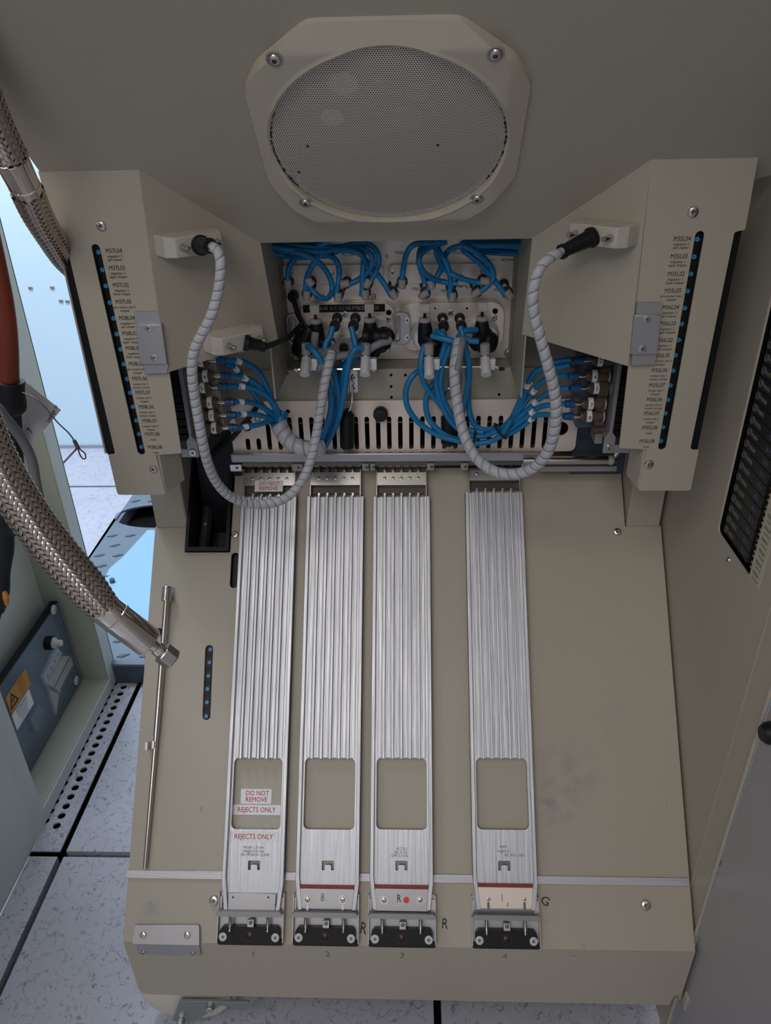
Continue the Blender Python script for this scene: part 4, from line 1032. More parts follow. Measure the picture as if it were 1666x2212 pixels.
# latch block in the middle of the left contact block
lt_ = thing('latch_block', at(743, 770, YB - .03), 'small steel latch block with cap screws between the left blue hoses', 'latch')
FLt = Fr((0, YB - .030, 0), (1, 0, 0), (0, 0, 1))
a0, b1 = FLt.px(716, 729); a1, b0 = FLt.px(772, 770)
MB().box(FLt, a0, a1, b0, b1, -.013, 0).build('block', ALU_P, lt_, bevel=.0006)
for x, y in ((722, 735), (722, 759), (764, 734)): spx(lt_, FLt, x, y, 0, r=.0033, kind='cap', t=.0008)
a, b = FLt.px(743, 750); MB().prism(FLt, circ(a, b, .0050), 0, .004).build('black_socket', RUBBER, lt_)
MB().tube(spline([FLt.w(a - .006, b - .006, .004), FLt.w(a - .002, b - .003, .010), FLt.w(a + .004, b - .004, .010), FLt.w(a + .007, b - .009, .006)], .002), .0018, 8).build('latch_wire', CHROME, lt_)
MB().sphere(FLt.w(a - .001, b - .0135, .008), .0028).build('ball_stud', CHROME, lt_)

# ================================================================== blue hoses below the blocks
LOWL = [
 ([(664, 750, .755), (672, 752, .750), (688, 770, .745), (702, 800, .745), (713, 840, .748), (715, 880, .750), (706, 920, .756), (694, 950, .765), (696, 966, .77)], 'bright blue hose from the leftmost solenoid, in front of the bundle'),
 ([(719, 706, .775), (713, 728, .77), (702, 750, .765), (716, 790, .760), (728, 830, .760), (734, 870, .762), (725, 920, .768), (703, 964, .775)], 'blue hose from the inner left fitting of the left block'),
 ([(759, 706, .775), (766, 735, .77), (769, 760, .765), (748, 790, .765), (739, 830, .765), (728, 880, .768), (712, 930, .772), (699, 966, .777)], 'blue hose from the inner right fitting of the left block'),
 ([(784, 751, .755), (769, 753, .752), (757, 772, .750), (749, 810, .752), (742, 855, .756), (732, 902, .762), (715, 942, .770), (701, 967, .774)], 'bright blue hose from the second solenoid, on the right of the bundle'),
 ([(700, 770, .775), (722, 800, .772), (726, 840, .772), (718, 880, .772), (708, 920, .774), (697, 962, .780)], 'blue hose hidden in the middle of the left bundle'),
 ([(790, 728, .775), (783, 752, .775), (765, 775, .772), (745, 800, .772), (722, 850, .774), (712, 900, .776), (700, 955, .780)], 'blue hose crossing under the second coupler into the left bundle'),
 ([(780, 775, .785), (750, 782, .782), (730, 805, .78), (735, 850, .778), (731, 890, .778), (715, 935, .780), (702, 962, .782)], 'short blue hose lying lowest behind the second solenoid')]
LOWR = [
 ([(918, 745, .772), (910, 775, .765), (911, 808, .762), (922, 838, .764), (948, 870, .768), (972, 902, .772), (990, 925, .774), (1015, 940, .772), (1050, 940, .770), (1080, 925, .765)], 'blue hose from the third solenoid curving right into the loop'),
 ([(909, 798, .775), (890, 814, .770), (877, 843, .768), (881, 880, .768), (905, 913, .768), (942, 938, .768), (980, 950, .766), (1020, 958, .764), (1060, 953, .762), (1084, 938, .760), (1105, 905, .755)], 'blue hose with the widest loop to the left in front of the slotted plate'),
 ([(943, 824, .780), (927, 842, .776), (920, 872, .774), (927, 905, .772), (952, 933, .770), (990, 950, .768), (1030, 950, .766)], 'blue hose with the narrower inner loop on the left'),
 ([(955, 712, .775), (962, 735, .77), (956, 765, .768), (944, 800, .766), (944, 840, .766), (957, 880, .768), (978, 915, .770), (1005, 935, .770), (1040, 943, .768), (1075, 930, .762)], 'blue hose from the inner left fitting of the right block'),
 ([(975, 742, .770), (964, 770, .768), (954, 805, .766), (953, 845, .768), (966, 880, .770), (983, 908, .772), (1010, 928, .772), (1045, 934, .768)], 'blue hose beside the spiral wrapped cable on its left'),
 ([(995, 706, .770), (1001, 728, .765), (1009, 765, .762), (1014, 800, .762), (1009, 845, .765), (1001, 880, .768), (996, 905, .770)], 'bright blue hose from the inner right fitting of the right block'),
 ([(1002, 745, .775), (1010, 790, .774), (1012, 840, .774), (1013, 880, .774), (1022, 912, .774), (1042, 928, .772), (1072, 924, .766)], 'blue hose hanging straight down right of the spiral wrapped cable'),
 ([(932, 726, .765), (955, 731, .760), (985, 738, .758), (1010, 742, .764)], 'short level blue hose between the right solenoids'),
 ([(1034, 737, .760), (1015, 736, .760), (1004, 728, .762)], 'very short blue hose stub at the rightmost solenoid'),
 ([(1030, 713, .775), (1012, 714, .770), (1000, 716, .768), (990, 730, .768)], 'short blue hose from the arm of the rightmost coupler'),
 ([(940, 716, .775), (952, 720, .770), (962, 730, .768), (972, 750, .77)], 'short blue hose from the arm of the third coupler')]
for L, lab in LOWL + LOWR:
    solo(MB().tube(path(L), .0032, 12), 'air_hose', BLUE, lab, 'hose', 'blue hoses hanging below the contact blocks')
# hoses fanning out to the side fittings
YF = .735
SIDE_L = [
 ([(482, 778), (505, 779), (530, 783), (556, 800), (575, 832), (590, 870), (600, 905)], '2'), ([(486, 787), (503, 791), (525, 815), (548, 850), (572, 882), (594, 904)], '1'),
 ([(496, 812), (518, 814), (545, 822), (570, 845), (590, 875), (602, 905)], '4'), ([(490, 835), (512, 834), (545, 838), (577, 855), (597, 880), (607, 905)], '5'),
 ([(503, 869), (525, 868), (550, 872), (578, 886), (596, 903)], '6'), ([(508, 896), (530, 894), (555, 896), (578, 902), (594, 910)], '7'), ([(512, 924), (535, 922), (560, 917), (578, 911), (595, 907)], '8')]
SIDE_R = [
 ([(1236, 777), (1212, 779), (1180, 790), (1150, 818), (1128, 855), (1108, 898), (1084, 938)], '2'), ([(1232, 787), (1200, 795), (1160, 800), (1140, 830), (1132, 860), (1112, 895), (1080, 930)], '1'),
 ([(1228, 811), (1205, 813), (1170, 825), (1150, 850), (1120, 890), (1086, 930)], '4'), ([(1230, 838), (1200, 842), (1172, 857), (1140, 885), (1110, 912), (1082, 935)], '5'),
 ([(1222, 872), (1195, 874), (1165, 880), (1135, 903), (1105, 925), (1080, 940)], '7'), ([(1218, 898), (1190, 896), (1160, 897), (1145, 908), (1115, 930), (1082, 945)], '8')]
def sidehose(L, num, side, q):
    n = len(L); P = path([(x, y, YF + (.035 * i / (n - 1))) for i, (x, y) in enumerate(L)])
    t = solo(MB().tube(P, .0029, 10), 'air_hose', BLUE, '%s blue hose from the top at the numbered fittings on the %s' % (ORD[q], side), 'hose', 'blue hoses fanning out to the side fittings')
    k = max(2, int(len(P) * (.16 if side == 'left' else .42)))
    a, b = P[k], P[min(k + 3, len(P) - 2)]
    d = (b - a).normalized(); a2 = a + d * .0045
    MB().cyl(a - d * .002, a2, .0033, seg=12).build('number_ring', WHITE, t, label='white number ring')
    F_ = Fr(a + V((0, -.0037, 0)), (1, 0, 0), (0, 0, 1)); MB().text(F_, .001 * (1 if d.x > 0 else -1), 0, .0004, num, .0042).build('number', BLKTXT, t)
for q, (L, nm) in enumerate(SIDE_L): sidehose(L, nm, 'left', q)
for q, (L, nm) in enumerate(SIDE_R): sidehose(L, nm, 'right', q)

# manifolds with numbered fittings
def manifold(side, rows):
    L = side < 0; s = 1 if L else -1
    t = thing('valve_manifold', at(415 if L else 1315, 975, YF), 'dark manifold with numbered fittings and a bright bracket on the %s of the recess' % ('left' if L else 'right'), 'manifold', 'manifolds with numbered fittings')
    for x0, y, num in rows:
        # x0: inner end of the brown body (px); axis runs along X
        p = at(x0, y, YF); u = V((s, 0, 0))
        f = MB().lathe(p - u * .024, u, [(0, .0050), (.004, .0050), (.0042, .0062), (.021, .0062), (.022, .0050), (.024, .0045)], 16).build('fitting', BROWN, t)
        MB().lathe(p - u * .0105, u, [(0, .0064), (.0052, .0064)], 16).build('number_sleeve', WHITE, f)
        F_ = Fr((p.x - s * .008, YF - .0065, p.z + .0008), (1, 0, 0), (0, 0, 1)); MB().text(F_, 0, 0, .0003, num, .0062).build('number', BLKTXT, f)
        MB().lathe(p - u * .0235, u, [(0, .0064), (.0012, .0064)], 16).build('white_ring', CREAMP, f)
        MB().lathe(p + u * .000, u, [(0, .0020), (.0018, .0020), (.0019, .0024), (.0082, .0024)], 12).build('steel_tip', CHROME, f)
        MB().lathe(p + u * .0078, u, [(0, .0040), (.0006, .0045), (.0045, .0045), (.0048, .0040), (.0095, .0040), (.0100, .0030)], 14).build('blue_collar', BLUE_D, f)
    # bracket plate and its foot
    if L: q0, q1, xf, sc = at(391, 775, YF - .015), at(415, 962, YF - .015), 417, (417, 977)
    else: q0, q1, xf, sc = at(1340, 770, YF - .015), at(1315, 955, YF - .015), 1316, (1316, 968)
    xb = (q0.x + q1.x) / 2
    MB().wbox(xb - .0018, xb + .0018, YF - .02, YF + .03, q1.z, q0.z + .02).build('bracket_plate', ALU_P, t, bevel=.0004)
    FM = Fr((0, YF - .022, 0), (1, 0, 0), (0, 0, 1)); a, b = FM.px(*sc)
    MB().prism(FM, [(a - .0055, b - .006), (a + .0055, b - .006), (a + .0055, b + .012), (a, b + .020), (a - .0055, b + .012)] if True else [], -.004, 0).build('bracket_foot', ALU_P, t, bevel=.0004)
    xo_ = -.245 if L else .225
    MB().box(FM, min(a, xo_), max(a, xo_), b - .006, b + .003, -.0035, -.0005).build('foot_rail', ALU_P, t, bevel=.0003)
    screw(t, FM, a, b, 0, r=.0038, kind='cap', t=.002)
    # dark valve slices between bracket and cover
    x_in = xb - s * .003; x_out = xb - s * .050
    z0 = q1.z + .003; nsl = 13; H = (q0.z + .02 - z0) / nsl
    for k in range(nsl):
        MB().wbox(min(x_in, x_out), max(x_in, x_out), YF - .012, YF + .03, z0 + H * k + .0006, z0 + H * (k + 1) - .0006).build('valve_slice', BLACK, t, bevel=.0006)
        MB().cyl((xb + s * .004, YF, z0 + H * (k + .5)), (xb + s * .014, YF, z0 + H * (k + .5)), .0046, seg=10).build('brown_stub', BROWN, t)
    MB().wbox(min(xb + s * .004, xb + s * .030), max(xb + s * .004, xb + s * .030), YF + .008, YF + .045, z0 + .004, q0.z + .01).build('manifold_body', PAINT_D if L else DARKMET, t)
    return t
manifold(-1, [(452, 779, '2'), (462, 812, '4'), (456, 836, '5'), (471, 869, '6'), (475, 897, '7'), (480, 924, '8')])
manifold(1, [(1278, 778, '2'), (1266, 812, '4'), (1270, 838, '5'), (1258, 872, '7'), (1255, 899, '8')])

# cable ties
def tie(x, y, Y_, tx, ty, r, lab):
    c = at(x, y, Y_); d = (at(x + tx, y + ty, Y_) - c).normalized(); n = d.orthogonal().normalized(); b = d.cross(n)
    P = [c + (n * math.cos(2 * math.pi * k / 20) + b * math.sin(2 * math.pi * k / 20)) * r for k in range(21)]
    solo(MB().tube(P, .0012, 6), 'cable_tie', RUBBER, lab, 'cable tie', 'black ties around the right blue bundle')
tie(1081, 931, .767, 10, -8, .0105, 'black tie at the right end of the blue loop')
tie(1022, 947, .770, 10, 2, .0100, 'black tie at the bottom of the blue loop')

# ================================================================== spiral wrapped cables
def wrap(L, r, pitch, name, label, inner=True, rin=None, taper=None):
    P = path(L, .0015); n = len(P)
    t = thing(name, P[0], label, 'cable', 'spiral wrapped cables')
    S_ = [0.0]
    for i in range(1, n): S_.append(S_[-1] + (P[i] - P[i - 1]).length)
    T = [(P[min(i + 1, n - 1)] - P[max(i - 1, 0)]).normalized() for i in range(n)]
    N = [T[0].orthogonal().normalized()]
    for i in range(1, n):
        v = N[-1] - T[i] * N[-1].dot(T[i]); N.append(v.normalized())
    Ltot = S_[-1]
    import bisect
    def fr_at(s):
        s = max(0, min(Ltot, s)); i = min(n - 2, max(0, bisect.bisect_right(S_, s) - 1)); q = (s - S_[i]) / max(1e-9, S_[i + 1] - S_[i])
        return P[i].lerp(P[i + 1], q), T[i].lerp(T[i + 1], q).normalized(), N[i].lerp(N[i + 1], q).normalized()
    seg = 20; K = int(Ltot / pitch * seg); vs = []; fs = []; W = 4
    for k in range(K + 1):
        s0 = k / seg * pitch; ph = 2 * math.pi * k / seg
        for j in range(W):
            s = s0 + pitch * .965 * j / (W - 1); c, tt, nn = fr_at(s); bb = tt.cross(nn)
            rr = r * (1 - .012 + .022 * j / (W - 1)) * (taper(s / Ltot) if taper else 1)
            vs.append(c + (nn * math.cos(ph) + bb * math.sin(ph)) * rr)
    for k in range(K):
        for j in range(W - 1): fs.append((k * W + j, (k + 1) * W + j, (k + 1) * W + j + 1, k * W + j + 1))
    MB().add(vs, fs).build('spiral_wrap', WRAP, t, solid=.0005)
    if inner: MB().tube(P, rin or r * .60, 12).build('inner_cable', WRAPC, t)
    return t
YS = .60
wl_ = [(452, 530, .615), (468, 540, .605), (476, 560, .60), (476, 595, .598), (469, 640, .598), (455, 685, .598), (436, 722, .60), (420, 757, .602), (415, 800, .605), (420, 850, .61), (429, 905, .615), (438, 955, .62), (449, 1000, .63), (467, 1040, .645), (497, 1072, .66), (540, 1088, .675), (585, 1088, .685), (628, 1068, .695), (657, 1030, .705), (674, 985, .715), (684, 935, .722), (693, 880, .728), (701, 830, .735), (711, 785, .745), (717, 762, .755)]
wrap(wl_, .0046, .0080, 'wrapped_cable', 'long grey spiral wrapped cable looping from the upper left connector over the leftmost chute', True, taper=lambda q: .82 + .18 * min(1, q * 2.2))
wr_ = [(1213, 543, .625), (1190, 556, .615), (1168, 577, .61), (1155, 610, .608), (1151, 650, .608), (1157, 690, .61), (1169, 735, .612), (1183, 785, .615), (1196, 835, .62), (1202, 885, .625), (1197, 935, .632), (1181, 980, .642), (1150, 1012, .655), (1110, 1024, .665), (1068, 1018, .675), (1032, 992, .69), (1008, 952, .705), (994, 905, .718), (986, 855, .73), (982, 805, .738), (986, 765, .745), (992, 735, .755)]
wrap(wr_, .0053, .0100, 'wrapped_cable', 'long grey spiral wrapped cable looping from the right connector down over the rightmost comb bracket', True, taper=lambda q: .74 + .26 * min(1, q * 2.0))
wf = [(594, 900, .77), (606, 925, .765), (623, 950, .758), (647, 966, .752), (672, 970, .752), (700, 966, .757)]
wrap(wf, .0098, .0105, 'hose_wrap', 'fat grey spiral wrap gathering the left blue hoses above the slotted plate', False, taper=lambda q: 1.0 - .22 * q)
P = path([(612, 888, .775), (606, 915, .768), (625, 945, .762), (655, 962, .757), (690, 966, .76)])
solo(MB().tube(P, .0066, 10), 'hose_bundle_core', BLUE, 'blue hoses running inside the fat grey spiral wrap', 'hose')
for L, r_, lab in (([(690, 800, .74), (703, 778, .75), (716, 765, .755), (712, 758, .76), (690, 772, .765), (668, 790, .77)], .0042, 'grey cable end bending left at the top of the left spiral wrap'),
                   ([(790, 745, .775), (775, 762, .765), (745, 768, .76), (722, 772, .757), (712, 790, .75)], .0040, 'grey cable running level under the second coupler'),
                   ([(845, 735, .77), (820, 742, .765), (798, 755, .765), (780, 768, .768)], .0040, 'grey cable slanting from the level black sleeve'),
                   ([(682, 718, .772), (680, 735, .77), (681, 752, .775)], .0042, 'short grey cable stub hanging from the leftmost coupler'),
                   ([(989, 800, .735), (992, 770, .742), (998, 740, .750), (1000, 733, .756)], .0042, 'grey cable end standing at the top of the right spiral wrap')):
    solo(MB().tube(path(L), r_, 10), 'grey_cable', WRAPIN, lab, 'cable', 'grey cables between the blue hoses')

# ================================================================== connectors on the slanted side plates
def connector(SF, cx, cy, s, tip, lab, boot_end, r=.0062):
    """s: +1 connector on the left plate; cx,cy centre px on the plate"""
    t = thing('cable_connector', SF.w(*SF.px(cx, cy), 0), lab, 'connector', 'beige screw connectors on the side plates')
    a, b = SF.px(cx, cy); W, H, D = .0270, .0085, .026
    MB().prism(SF, rrect(a - W, a + W, b - H, b + H, .0015), .0002, .012).build('shell_base', CREAMP, t, bevel=.0008)
    # tapered upper shell
    vs = []; 
    for (w, h_, d) in ((W, H, .012), (W, H, .0165), (W * .80, H * .92, D)):
        for sx_, sz_ in ((-1, -1), (1, -1), (1, 1), (-1, 1)): vs.append(SF.w(a + sx_ * w, b + sz_ * h_, d))
    fs = [(8, 9, 10, 11), (3, 2, 1, 0)]
    for q in (0, 4):
        for k in range(4): fs.append((q + k, q + (k + 1) % 4, q + 4 + (k + 1) % 4, q + 4 + k))
    MB().add(vs, fs).build('shell_hood', CREAMP, t, bevel=.0009, angle=25)
    for dx in (-.0155, .0165):
        MB().lathe(SF.w(a + dx, b, D - .002), SF.n, [(0, .0033), (.0022, .0033)], 14).build('screw_seat', GREYCAP, t)
        MB().lathe(SF.w(a + dx, b, D), SF.n, [(0, .0023), (.0100, .0023), (.0110, .0016)], 14).build('thumb_screw', STEEL, t)
    for k in range(4):
        x = a - W * .8 + k * W * .5
        MB().box(SF, x, x + .003, b + H - .0002, b + H + .0003, .004, .0045).build('rib_line', GREYCAP, t)
    st_ = SF.w(a + .001, b - .0005, D - .001); en = at(*boot_end)
    d = (en - st_); L_ = d.length
    MB().lathe(st_, d, [(0, r * 1.05), (.003, r * 1.1), (.004, r * 1.1), (.0052, r * .92), (L_ * .5, r * .80), (L_ - .0055, r * .68), (L_ - .005, r * .80), (L_ - .0015, r * .80), (L_, r * .62)], 20).build('strain_boot', BLACK, t, label='black strain relief boot')
    return t
connector(SFL, 398, 521, 1, None, 'beige connector with two thumb screws on the upper left side plate', (455, 531, .612), .0075)
connector(SFL, 494, 727, 1, None, 'beige connector with a black boot on the lower left side plate', (575, 749, .668), .0068)
connector(SFR, 1316, 500, -1, None, 'beige connector with two thumb screws on the right side plate', (1208, 547, .628), .0075)

# ================================================================== slotted plate, rails below the recess
SP_ = Fr((0, .7945, 0), (1, 0, 0), (0, 0, 1))
slp = thing('slotted_plate', SP_.w(0, SP_.px(800, 975)[1], 0), 'cream metal plate with a row of upright slots under the recess', 'plate')
tl = SP_.px(484, 868); br_ = SP_.px(1243, 966); bl = SP_.px(500, 976)
top = SP_.px(860, 865)[1]; bot = SP_.px(860, 977)[1]
holes = []
u0 = SP_.px(584, 971)[0]; u16 = SP_.px(960, 971)[0]; pu = (u16 - u0) / 16
vb1 = SP_.px(800, 971)[1]; vt1 = SP_.px(800, 900)[1]; vts = SP_.px(560, 947)[1]
for k in range(-2, 26):
    x = u0 + pu * k
    holes.append(stadium(x, vb1 + .0026, x, (vts if k < 0 else vt1) - .0026, .0026, 6))
ha = SP_.px(532, 918); hb_ = SP_.px(1212, 926)
holes.append(circ(ha[0], ha[1], .0080, 20)); holes.append(circ(hb_[0], hb_[1], .0085, 20))
h2 = SP_.px(622, 889); holes.append(circ(h2[0], h2[1], .0026, 14))
rx = SP_.px(1246, 940)[0]
MB().prism(SP_, rpoly([(tl[0] + .0035, bot), (rx, bot), (rx, top), (tl[0] + .0035, top)], [.002, .008, .001, .001]), -.0015, 0, holes).build('plate_sheet', CREAM, slp)
a, b = SP_.px(521, 909); MB().lathe(SP_.w(a, b, 0), SP_.n, [(0, .0064), (.0015, .0064), (.002, .005)], 24).build('plug_button', GREYCAP, slp)
MB().text(SP_, *SP_.px(556, 901), .0003, 'DS', .009, rot=1.7).build('pen_letters', BLKTXT, slp)
MB().wbox(-.21, .19, .84, .845, .62, .71).build('dark_liner', VOID, slp)
MB().wbox(-.20, .18, .805, .812, (vb1 + vt1) / 2 + .008, (vb1 + vt1) / 2 + .010).build('inner_rod', DSTEEL, slp)
# knob on it
a, b = SP_.px(823, 889)
MB().lathe(SP_.w(a, b, 0), SP_.n, [(0, .0060), (.002, .0052), (.004, .0052), (.0045, .0082), (.010, .0085), (.013, .0070), (.014, .003)], 24).build('knob_head', RUBBER, slp)
MB().lathe(SP_.w(a, b, 0.0001), SP_.n, [(0, .0072), (.0012, .0072)], 24).build('knob_ring', STEEL, slp)
# hanging black counterweights with wire loops
def weight(x, y0, y1, w, lab, ring=True):
    t = thing('hanging_weight', at(x, y1, .778), lab, 'weight', 'black weights hanging from wire loops')
    p = at(x, y0, .778); q = at(x, y1, .778); L_ = (q - p).length
    MB().lathe(p, q - p, [(0, w * .35), (.003, w * .62), (.006, w), (L_ - .005, w), (L_ - .001, w * .55), (L_, w * .3)], 20).build('weight_body', BLACK, t)
    if ring:
        a0_ = at(x, y0 + 6, .776); a1_ = at(x + 2, y0 - 45, .785)
        P = spline([a0_ + V((-.001, 0, -.001)), a0_ + V((-.0055, 0, .010)), a1_ + V((-.004, 0, 0)), a1_ + V((0, 0, .003)), a1_ + V((.004, 0, 0)), a0_ + V((.0055, 0, .010)), a0_ + V((.001, 0, -.001))], .002)
        MB().tube(P, .0011, 6).build('wire_loop', STEEL, t)
    return t
weight(750, 884, 973, .0082, 'left black hanging weight on a wire loop in front of the slotted plate')
weight(969, 890, 964, .0085, 'right black hanging weight behind the blue hoses')
# hinge plates
for x0, x1, y0, y1, scr, lab in ((753, 774, 800, 848, ((765, 815), (765, 838)), 'small bright hinge plate above the left hanging weight'), (975, 996, 800, 845, ((989, 812), (989, 835)), 'small bright hinge plate behind the right spiral wrapped cable')):
    LF = Fr((0, YL - .0016, 0), (1, 0, 0), (0, 0, 1)); t = thing('hinge_plate', LF.w(*LF.px(x0, y1), 0), lab, 'hinge', 'hinge plates under the recess')
    a0, b1 = LF.px(x0, y0, .002); a1, b0 = LF.px(x1, y1, .002)
    MB().prism(LF, rrect(a0, a1, b0, b1, .002), 0, .0022).build('plate', STEEL, t, bevel=.0004)
    for x, y in scr: spx(t, LF, x, y, .0022, r=.0037, kind='cap', t=.001)
    MB().cyl(LF.w(a0 - .001, b0, .003), LF.w(a0 - .001, b1, .003), .0018, seg=10).build('hinge_pin', STEEL, t)
# grey strip and rails
st = thing('mounting_rail', (0, .79, .60), 'dark steel rail with small clamps between the slotted plate and the comb brackets', 'rail')
SQ = Fr((0, .786, 0), (1, 0, 0), (0, 0, 1))
x0_ = SQ.px(497, 985)[0]; x1_ = SQ.px(1170, 985)[0]
MB().box(SQ, x0_, x1_, SQ.px(800, 1001)[1] + .001, SQ.px(800, 979)[1], -.006, 0).build('front_strip', ALU_P, st, bevel=.002)
SQ2 = Fr((0, .794, 0), (1, 0, 0), (0, 0, 1))
MB().box(SQ2, x0_, SQ2.px(1335, 1000)[0], SQ2.px(800, 1007)[1], SQ2.px(800, 998)[1], -.004, 0).build('lower_rail', DSTEEL, st, bevel=.0006)
for xa_, xb_ in ((498, 524), (632, 655), (783, 797), (800, 811), (922, 938), (995, 1011), (1126, 1150)):
    a0 = SQ2.px(xa_, 1008)[0]; a1 = SQ2.px(xb_, 1008)[0]
    MB().box(SQ2, a0, a1, SQ2.px(800, 1014)[1], SQ2.px(800, 999)[1], 0, .004).build('rail_clamp', GREYCAP if xa_ > 500 else STEEL, st, bevel=.0006)
    screw(st, SQ2, (a0 + a1) / 2 + .0015, SQ2.px(800, 1006)[1], .004, r=.0017, t=.0008, m=DSTEEL)
# round bar and dark plate right of the chutes
rb = thing('round_bar', at(1250, 992, .79), 'polished round bar with a pale end lying right of the fourth comb bracket', 'bar')
MB().cyl(at(1130, 995, .782), at(1322, 994, .782), .0048, seg=18).build('bar', STEEL, rb)
MB().lathe(at(1315, 994, .780), (1, 0, 0), [(0, .0052), (.004, .0056), (.006, .004)], 18).build('pale_end', WHITEP, rb)
MB().tube([at(1326, 988, .782), at(1340, 968, .78)], [.003, .0036], 8).build('slanted_pin', STEEL, rb)
MB().box(SQ2, SQ2.px(1165, 1010)[0], SQ2.px(1330, 1010)[0], SQ2.px(1240, 1014)[1], SQ2.px(1240, 1003)[1], 0, .006).build('flat_rail', GREYCAP, rb, bevel=.0005)
dk = thing('dark_side_plate', (.20, .80, .62), 'dark blue grey metal plate right of the slotted plate', 'plate')
MB().wbox(SP_.px(1246, 930)[0] + .001, .262, .812, .816, .58, SP_.px(1270, 915)[1] + .006).build('plate_sheet', DARKMET, dk)
MB().wbox(at(1282, 960, .79).x, at(1298, 960, .79).x, .785, .81, at(1290, 955, .79).z, at(1290, 925, .79).z).build('pale_block', CREAMP, dk, bevel=.0008)
dk2 = thing('dark_side_plate', (-.24, .80, .62), 'black metal plate left of the slotted plate above the cable duct', 'plate')
MB().wbox(-.262, SP_.px(497, 930)[0] + .003, .812, .816, .50, SP_.px(470, 935)[1]).build('plate_sheet', BLACK, dk2)
solo(MB().tube(path([(560, 872, .79), (545, 893, .785), (525, 918, .78), (500, 948, .785), (478, 965, .80), (455, 985, .81)]), .0030, 8), 'black_cable', RUBBER, 'black cable slanting down behind the left numbered fittings', 'cable')

# ================================================================== RIGHT: neighbouring cabinet side
rp = thing('tall_cabinet', (XR + .02, .7, 0), 'beige side of the tall cabinet on the right with an upright connector opening', 'cabinet')
ua = lambda Y_: -Y_
Ys0, Ys1 = .632, .553
zs0 = at(1608, 1237, .562).z; zs0 = RW.px(1608, 1237)[1]
zw0 = .02; zw1 = 1.8
YF1 = .507; YF2 = .474
MB().prism(RW, [(-1.30, zw0), (-YF1, zw0), (-YF1, zw1), (-1.30, zw1)], -.002, 0, [rpoly([(-Ys0, zs0 + .002), (-Ys1, zs0 + .002), (-Ys1, 1.25), (-Ys0, 1.25)], [.008, .004, .004, .008])]).build('side_sheet', PAINT, rp)
# two shallow folds towards the door
FA = Fr((XR, -0 + YF1, 0), (0.0005, YF2 - YF1, 0), (0, 0, 1))
MB().box(FA, 0, abs(YF1 - YF2), zw0, zw1, -.002, .0004).build('fold_strip', PAINT, rp, bevel=.0006)
MB().tube([(XR, YF1, zw0 + .2), (XR, YF1, zw1)], .0010, 6).build('fold_edge', PAINT, rp)
MB().tube([(XR + .0002, YF2, zw0), (XR + .0002, YF2, zw1)], .0020, 8).build('fold_edge', PAINT, rp)
a, b = RW.px(1575, 1210); screw(rp, RW, a, b, 0, r=.0034)
dr = MB().wbox(XR + .001, XR + .012, -.40, YF2 - .003, .015, 1.8).build('cabinet_door', mat('grey_violet_paint', (0.36, 0.345, 0.355), 0.30, var=0.03, vs=3), rp, bevel=.001, label='smooth grey violet door sheet')
p = X_ = hit(1664, 1576, (XR, 0, 0), (1, 0, 0))
MB().lathe((XR + .001, p.y - .004, p.z), (-1, 0, 0), [(0, .010), (.006, .009), (.010, .006)], 20).build('door_lock', BLACK, dr)
# opening interior
blk_ = thing('terminal_row', (XR + .03, .6, zs0), 'column of black terminal modules with printed codes inside the right cabinet opening', 'terminal block')
MB().wbox(XR + .0021, XR + .05, Ys1 - .004, Ys1 - .002, zs0 - .01, 1.26).build('inner_wall', VOID, blk_)
MB().wbox(XR + .0021, XR + .05, Ys0 + .002, Ys0 + .004, zs0 - .01, 1.26).build('inner_wall', VOID, blk_)
MB().wbox(XR + .030, XR + .034, Ys1 - .004, Ys0 + .004, zs0 - .01, 1.26).build('inner_back', VOID, blk_)
MB().wbox(XR + .0021, XR + .034, Ys1 - .004, Ys0 + .004, zs0 - .012, zs0 - .008).build('inner_floor', VOID, blk_)
pit_ = .0112; nm_ = int((.95 - zs0) / pit_)
DMOD = mat('terminal_black', (0.020, 0.021, 0.025), 0.45)
DMOD2 = mat('terminal_grey', (0.10, 0.10, 0.105), 0.4)
YEL = mat('faded_yellow_ink', (0.42, 0.40, 0.25), 0.6); BLU2 = mat('faded_blue_ink', (0.20, 0.25, 0.42), 0.6)
MX = Fr((XR + .0045, 0, 0), (0, -1, 0), (0, 0, 1))
for k in range(nm_):
    z0 = zs0 + .004 + k * pit_
    m_ = MB().box(MX, -Ys0 + .004, -Ys1 - .018, z0, z0 + pit_ - .0010, -.010, 0).build('terminal_module', DMOD, blk_, bevel=.0004)
    MB().text(MX, -Ys0 + .0215, z0 + pit_ * .45, .0003, ('M35S', 'M36S', 'M37S', 'M38S')[k % 4] + '0%d' % (k % 9 + 1), .0050, rot=0.0, sx=.8).build('yellow_lettering', YEL, m_)
    MB().text(MX, -Ys1 - .029, z0 + pit_ * .45, .0003, 'E5 %d' % (k % 10), .0052, sx=.9).build('blue_lettering', BLU2, m_)
    MB().prism(MX, circ(-Ys0 + .0105, z0 + pit_ * .5, .0033, 12), 0, .0015, [circ(-Ys0 + .0105, z0 + pit_ * .5, .0023, 12)]).build('clamp_ring', DMOD2, m_)
    for q in (0, 1):
        MB().box(MX, -Ys1 - .0105, -Ys1 - .0065, z0 + .0012 + q * .0048, z0 + .0038 + q * .0048, -.006, .0005).build('brass_pin', BRASS, m_, bevel=.0003)
ls = MB().box(RW, -Ys1 + .0015, -Ys1 + .021, zs0 + .003, 1.25, 0, .0005).build('code_strip', LABELY, rp)
mb = MB()
